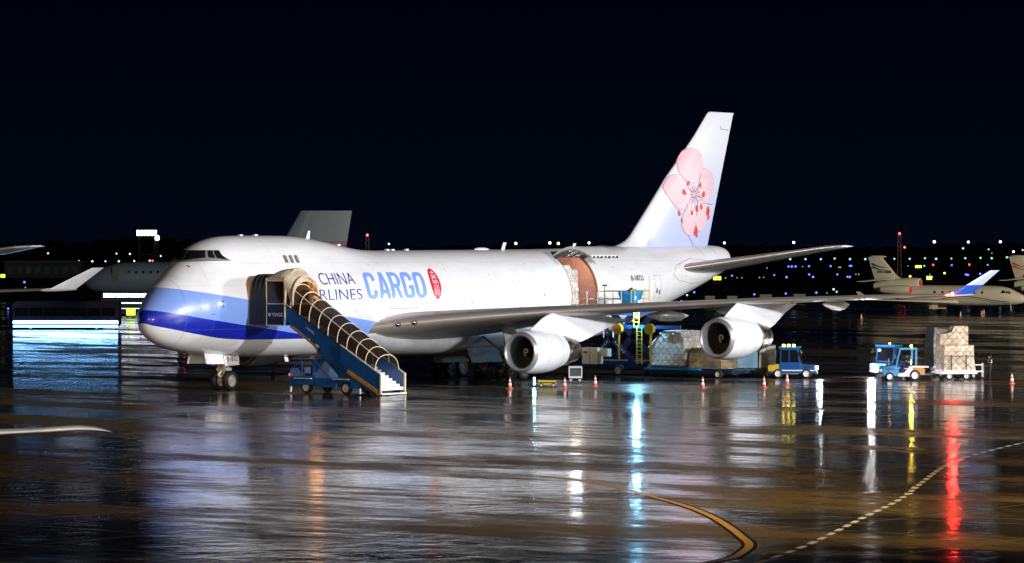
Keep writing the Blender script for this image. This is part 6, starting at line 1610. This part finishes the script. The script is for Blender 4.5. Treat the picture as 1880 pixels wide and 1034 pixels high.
for s in (1, -1):
    mb = MB(); mb.loft([[(x0+xx*c, s*y, z+dd*c) for xx, dd in foil(0, 1, .11, .01)] for y, x0, z, c in ((1.5,-5,3.6,7.5),(6,-1.8,3.9,4.6),(16.5,4.2,4.9,1.6))]); mb.build('wing', M['greyjet'], tx, smooth=True, sharp=50)
    mb = MB(); mb.loft([[(x0+xx*c, s*y, z+dd*c) for xx, dd in foil(0, 1, .09, .0)] for y, x0, z, c in ((.5,12.8,6.4,3.8),(5.8,15.6,7.0,1.6))]); mb.build('tailplane', M['greyjet'], tx, smooth=True, sharp=50)
    mb = MB(); mb.lathe([(0,1.0),(.3,1.1),(1.6,1.12),(3.2,.85),(4.2,.5)], 28, 'x', (-5.4,s*5.6,2.15), True, True); mb.build('engine', M['greyjet'], tx, smooth=True)
    mb = MB(); mb.prism([(-4.2,3.1),(-1,3.1),(.5,3.7),(-2.5,4.0)], s*5.6-.15, s*5.6+.15, 'y'); mb.build('pylon', M['greyjet'], tx)
    mb = MB(); mb.cyl((1.2,s*2.8,3.6),(1.2,s*2.8,.5),.15); g = mb.build('main_gear', M['grey'], tx)
    for dy in (-.35,.35):
        mb = MB(); mb.cyl((1.2,s*2.8+dy-.18,.55),(1.2,s*2.8+dy+.18,.55),.55,.55,20); mb.build('wheel', M['rubber'], g)
mb = MB(); mb.cyl((-13,0,3.4),(-13,0,.4),.12); g = mb.build('nose_gear', M['grey'], tx)
for dy in (-.25,.25):
    mb = MB(); mb.cyl((-13,dy-.1,.38),(-13,dy+.1,.38),.38,.38,18); mb.build('wheel', M['rubber'], g)
for k in range(24):
    mb = MB(); x = -12+k*.95; mb.box(x-.12,x+.12,-2.03,-1.95,5.5,5.85); mb.build('cabin_window', M['glass'], tx)
for s, y in ((1,-1.95),):
    mb = MB(); mb.box(-14.2,-13.3,y-.02,y+.2,4.4,6.3); mb.build('door', M['dgrey'], tx)

# ---------------------------------------------------------------- apron buses; the glowing strips stand in for streaks of passing lights
def bus(xy, turn, L, label, skirt, win, wcol=(1,1,1), wes=0, sk=None):
    t = scr('apron_bus', label, 'bus', xy, turn)
    mb = MB(); mb.prism([(-L/2,.5),(L/2,.5),(L/2,2.9),(L/2-.25,3.1),(-L/2+.3,3.1),(-L/2,2.7)], -1.35, 1.35, 'y'); mb.build('body', M['busbody'], t)
    n = int(L/1.6)
    for s in (-1, 1):
        for k in range(n):
            x0 = -L/2+.3+k*(L-.6)/n; x1 = x0+(L-.6)/n-.12
            mb = MB(); mb.box(x0, x1, s*1.37-.015, s*1.37+.015, win[0], win[1]); mb.build('window', glow('bus_window_'+label[:4], wcol, wes) if wes and k == 0 and s == -1 else (bpy.data.materials['bus_window_'+label[:4]] if wes else M['glass']), t)
    mb = MB(); mb.box(-L/2+.2, L/2-.2, -1.32, 1.32, .30, .5); mb.build('skirt', M['dgrey'], t)
    for i, (z0, z1, col, es) in enumerate(skirt):
        mb = MB(); mb.box(-L/2+.1, L/2-.1, -1.42, -1.37, z0, z1); mb.build('streak_strip', glow('strip_%s_%d' % (label[:4], i), col, es), t)
    for x in (-L/2+2, L/2-2.4):
        for y in (-1.2, 1.2): wheel_y(t, x, y, .42, .12)
    return t
M['busbody'] = mat('dark_bus_paint', (.006,.014,.03), .5)
bus((123.5,-117.3), 0, 11.6, 'dark apron bus with two glowing blue white light strips along its skirt at left', [(.66,.96,(.22,.52,1),26),(.30,.46,(.18,.48,1),18)], (1.5,2.4))
bus((187.5,-159.5), 0, 13.8, 'long bus with a bright row of lit windows, partly behind the nose', [(1.6,1.72,(.7,.85,1),5),(.9,1.0,(.6,.75,1),2)], (2.45,2.9), (.8,.8,1), 11)
# amber and red lamps of a follow car behind the nose
fc = scr('follow_car', 'small dark car with amber and red lamps just left of the nose tip', 'car', (163,-135), 0)
mb = MB(); mb.prism([(-2,.35),(2,.35),(2,.9),(1.3,1.0),(.8,1.55),(-1.2,1.55),(-1.7,1.0),(-2,.9)], -.85, .85, 'y'); cb = mb.build('body', M['busbody'], fc)
mb = MB(); mb.prism([(-1.45,1.02),(1.1,1.02),(.72,1.46),(-1.1,1.46)], -.87, -.85, 'y'); mb.build('window', M['glass'], cb)
for x in (-1.25,1.25):
    for y in (-.75,.75): wheel_y(fc, x, y, .33, .1)
mb = MB(); mb.box(-1.7,.1,-.90,-.86,.62,.72); mb.build('amber_strip', glow('amber_strip', (1,.42,.08), 6), fc)
mb = MB(); mb.sphere((.9,-.6,1.65),.10,8,6); mb.build('red_beacon', glow('red_beacon', (1,.03,.08), 40), fc)

# ---------------------------------------------------------------- parked jet nearest the camera, only a wing tip in frame
nj = scr('parked_jet', 'parked jet of which only a thin white wing tip enters at lower left', 'airliner', (-99.6,84.8), 0)
mb = MB()
def ws(x, y0, z, c, th): return [(x, y0+xx*c, z+dd*c) for xx, dd in foil(0, 1, th, .01)]
mb.loft([ws(-1.60,-.35,4.60,1.25,.10), ws(-1.15,-.30,4.63,1.2,.105), ws(-.75,-.2,4.65,1.05,.12), ws(-.4,.0,4.63,.7,.13), ws(-.15,.15,4.59,.4,.12), ws(0,.28,4.555,.15,.10)]); mb.build('wing_tip', M['white2'], nj, smooth=True, sharp=60)
mb = MB(); mb.loft([ws(-11,-2.2,4.25,3.2,.11), ws(-6,-1.3,4.42,2.3,.10), ws(-1.60,-.35,4.60,1.25,.085)]); mb.build('wing', M['white2'], nj, smooth=True, sharp=60)
mb = MB(); rings = []
for y, r in ((-14,.3),(-12,1.1),(-9,1.35),(6,1.35),(11,.9),(14,.2)): rings.append([(-12+r*math.cos(a), y, 4.2+r*math.sin(a)) for a in [2*math.pi*k/24 for k in range(24)]])
mb.loft(rings); mb.build('fuselage', M['white2'], nj, smooth=True)
for o in bpy.data.objects:
    if '_o' in o.keys(): del o['_o']
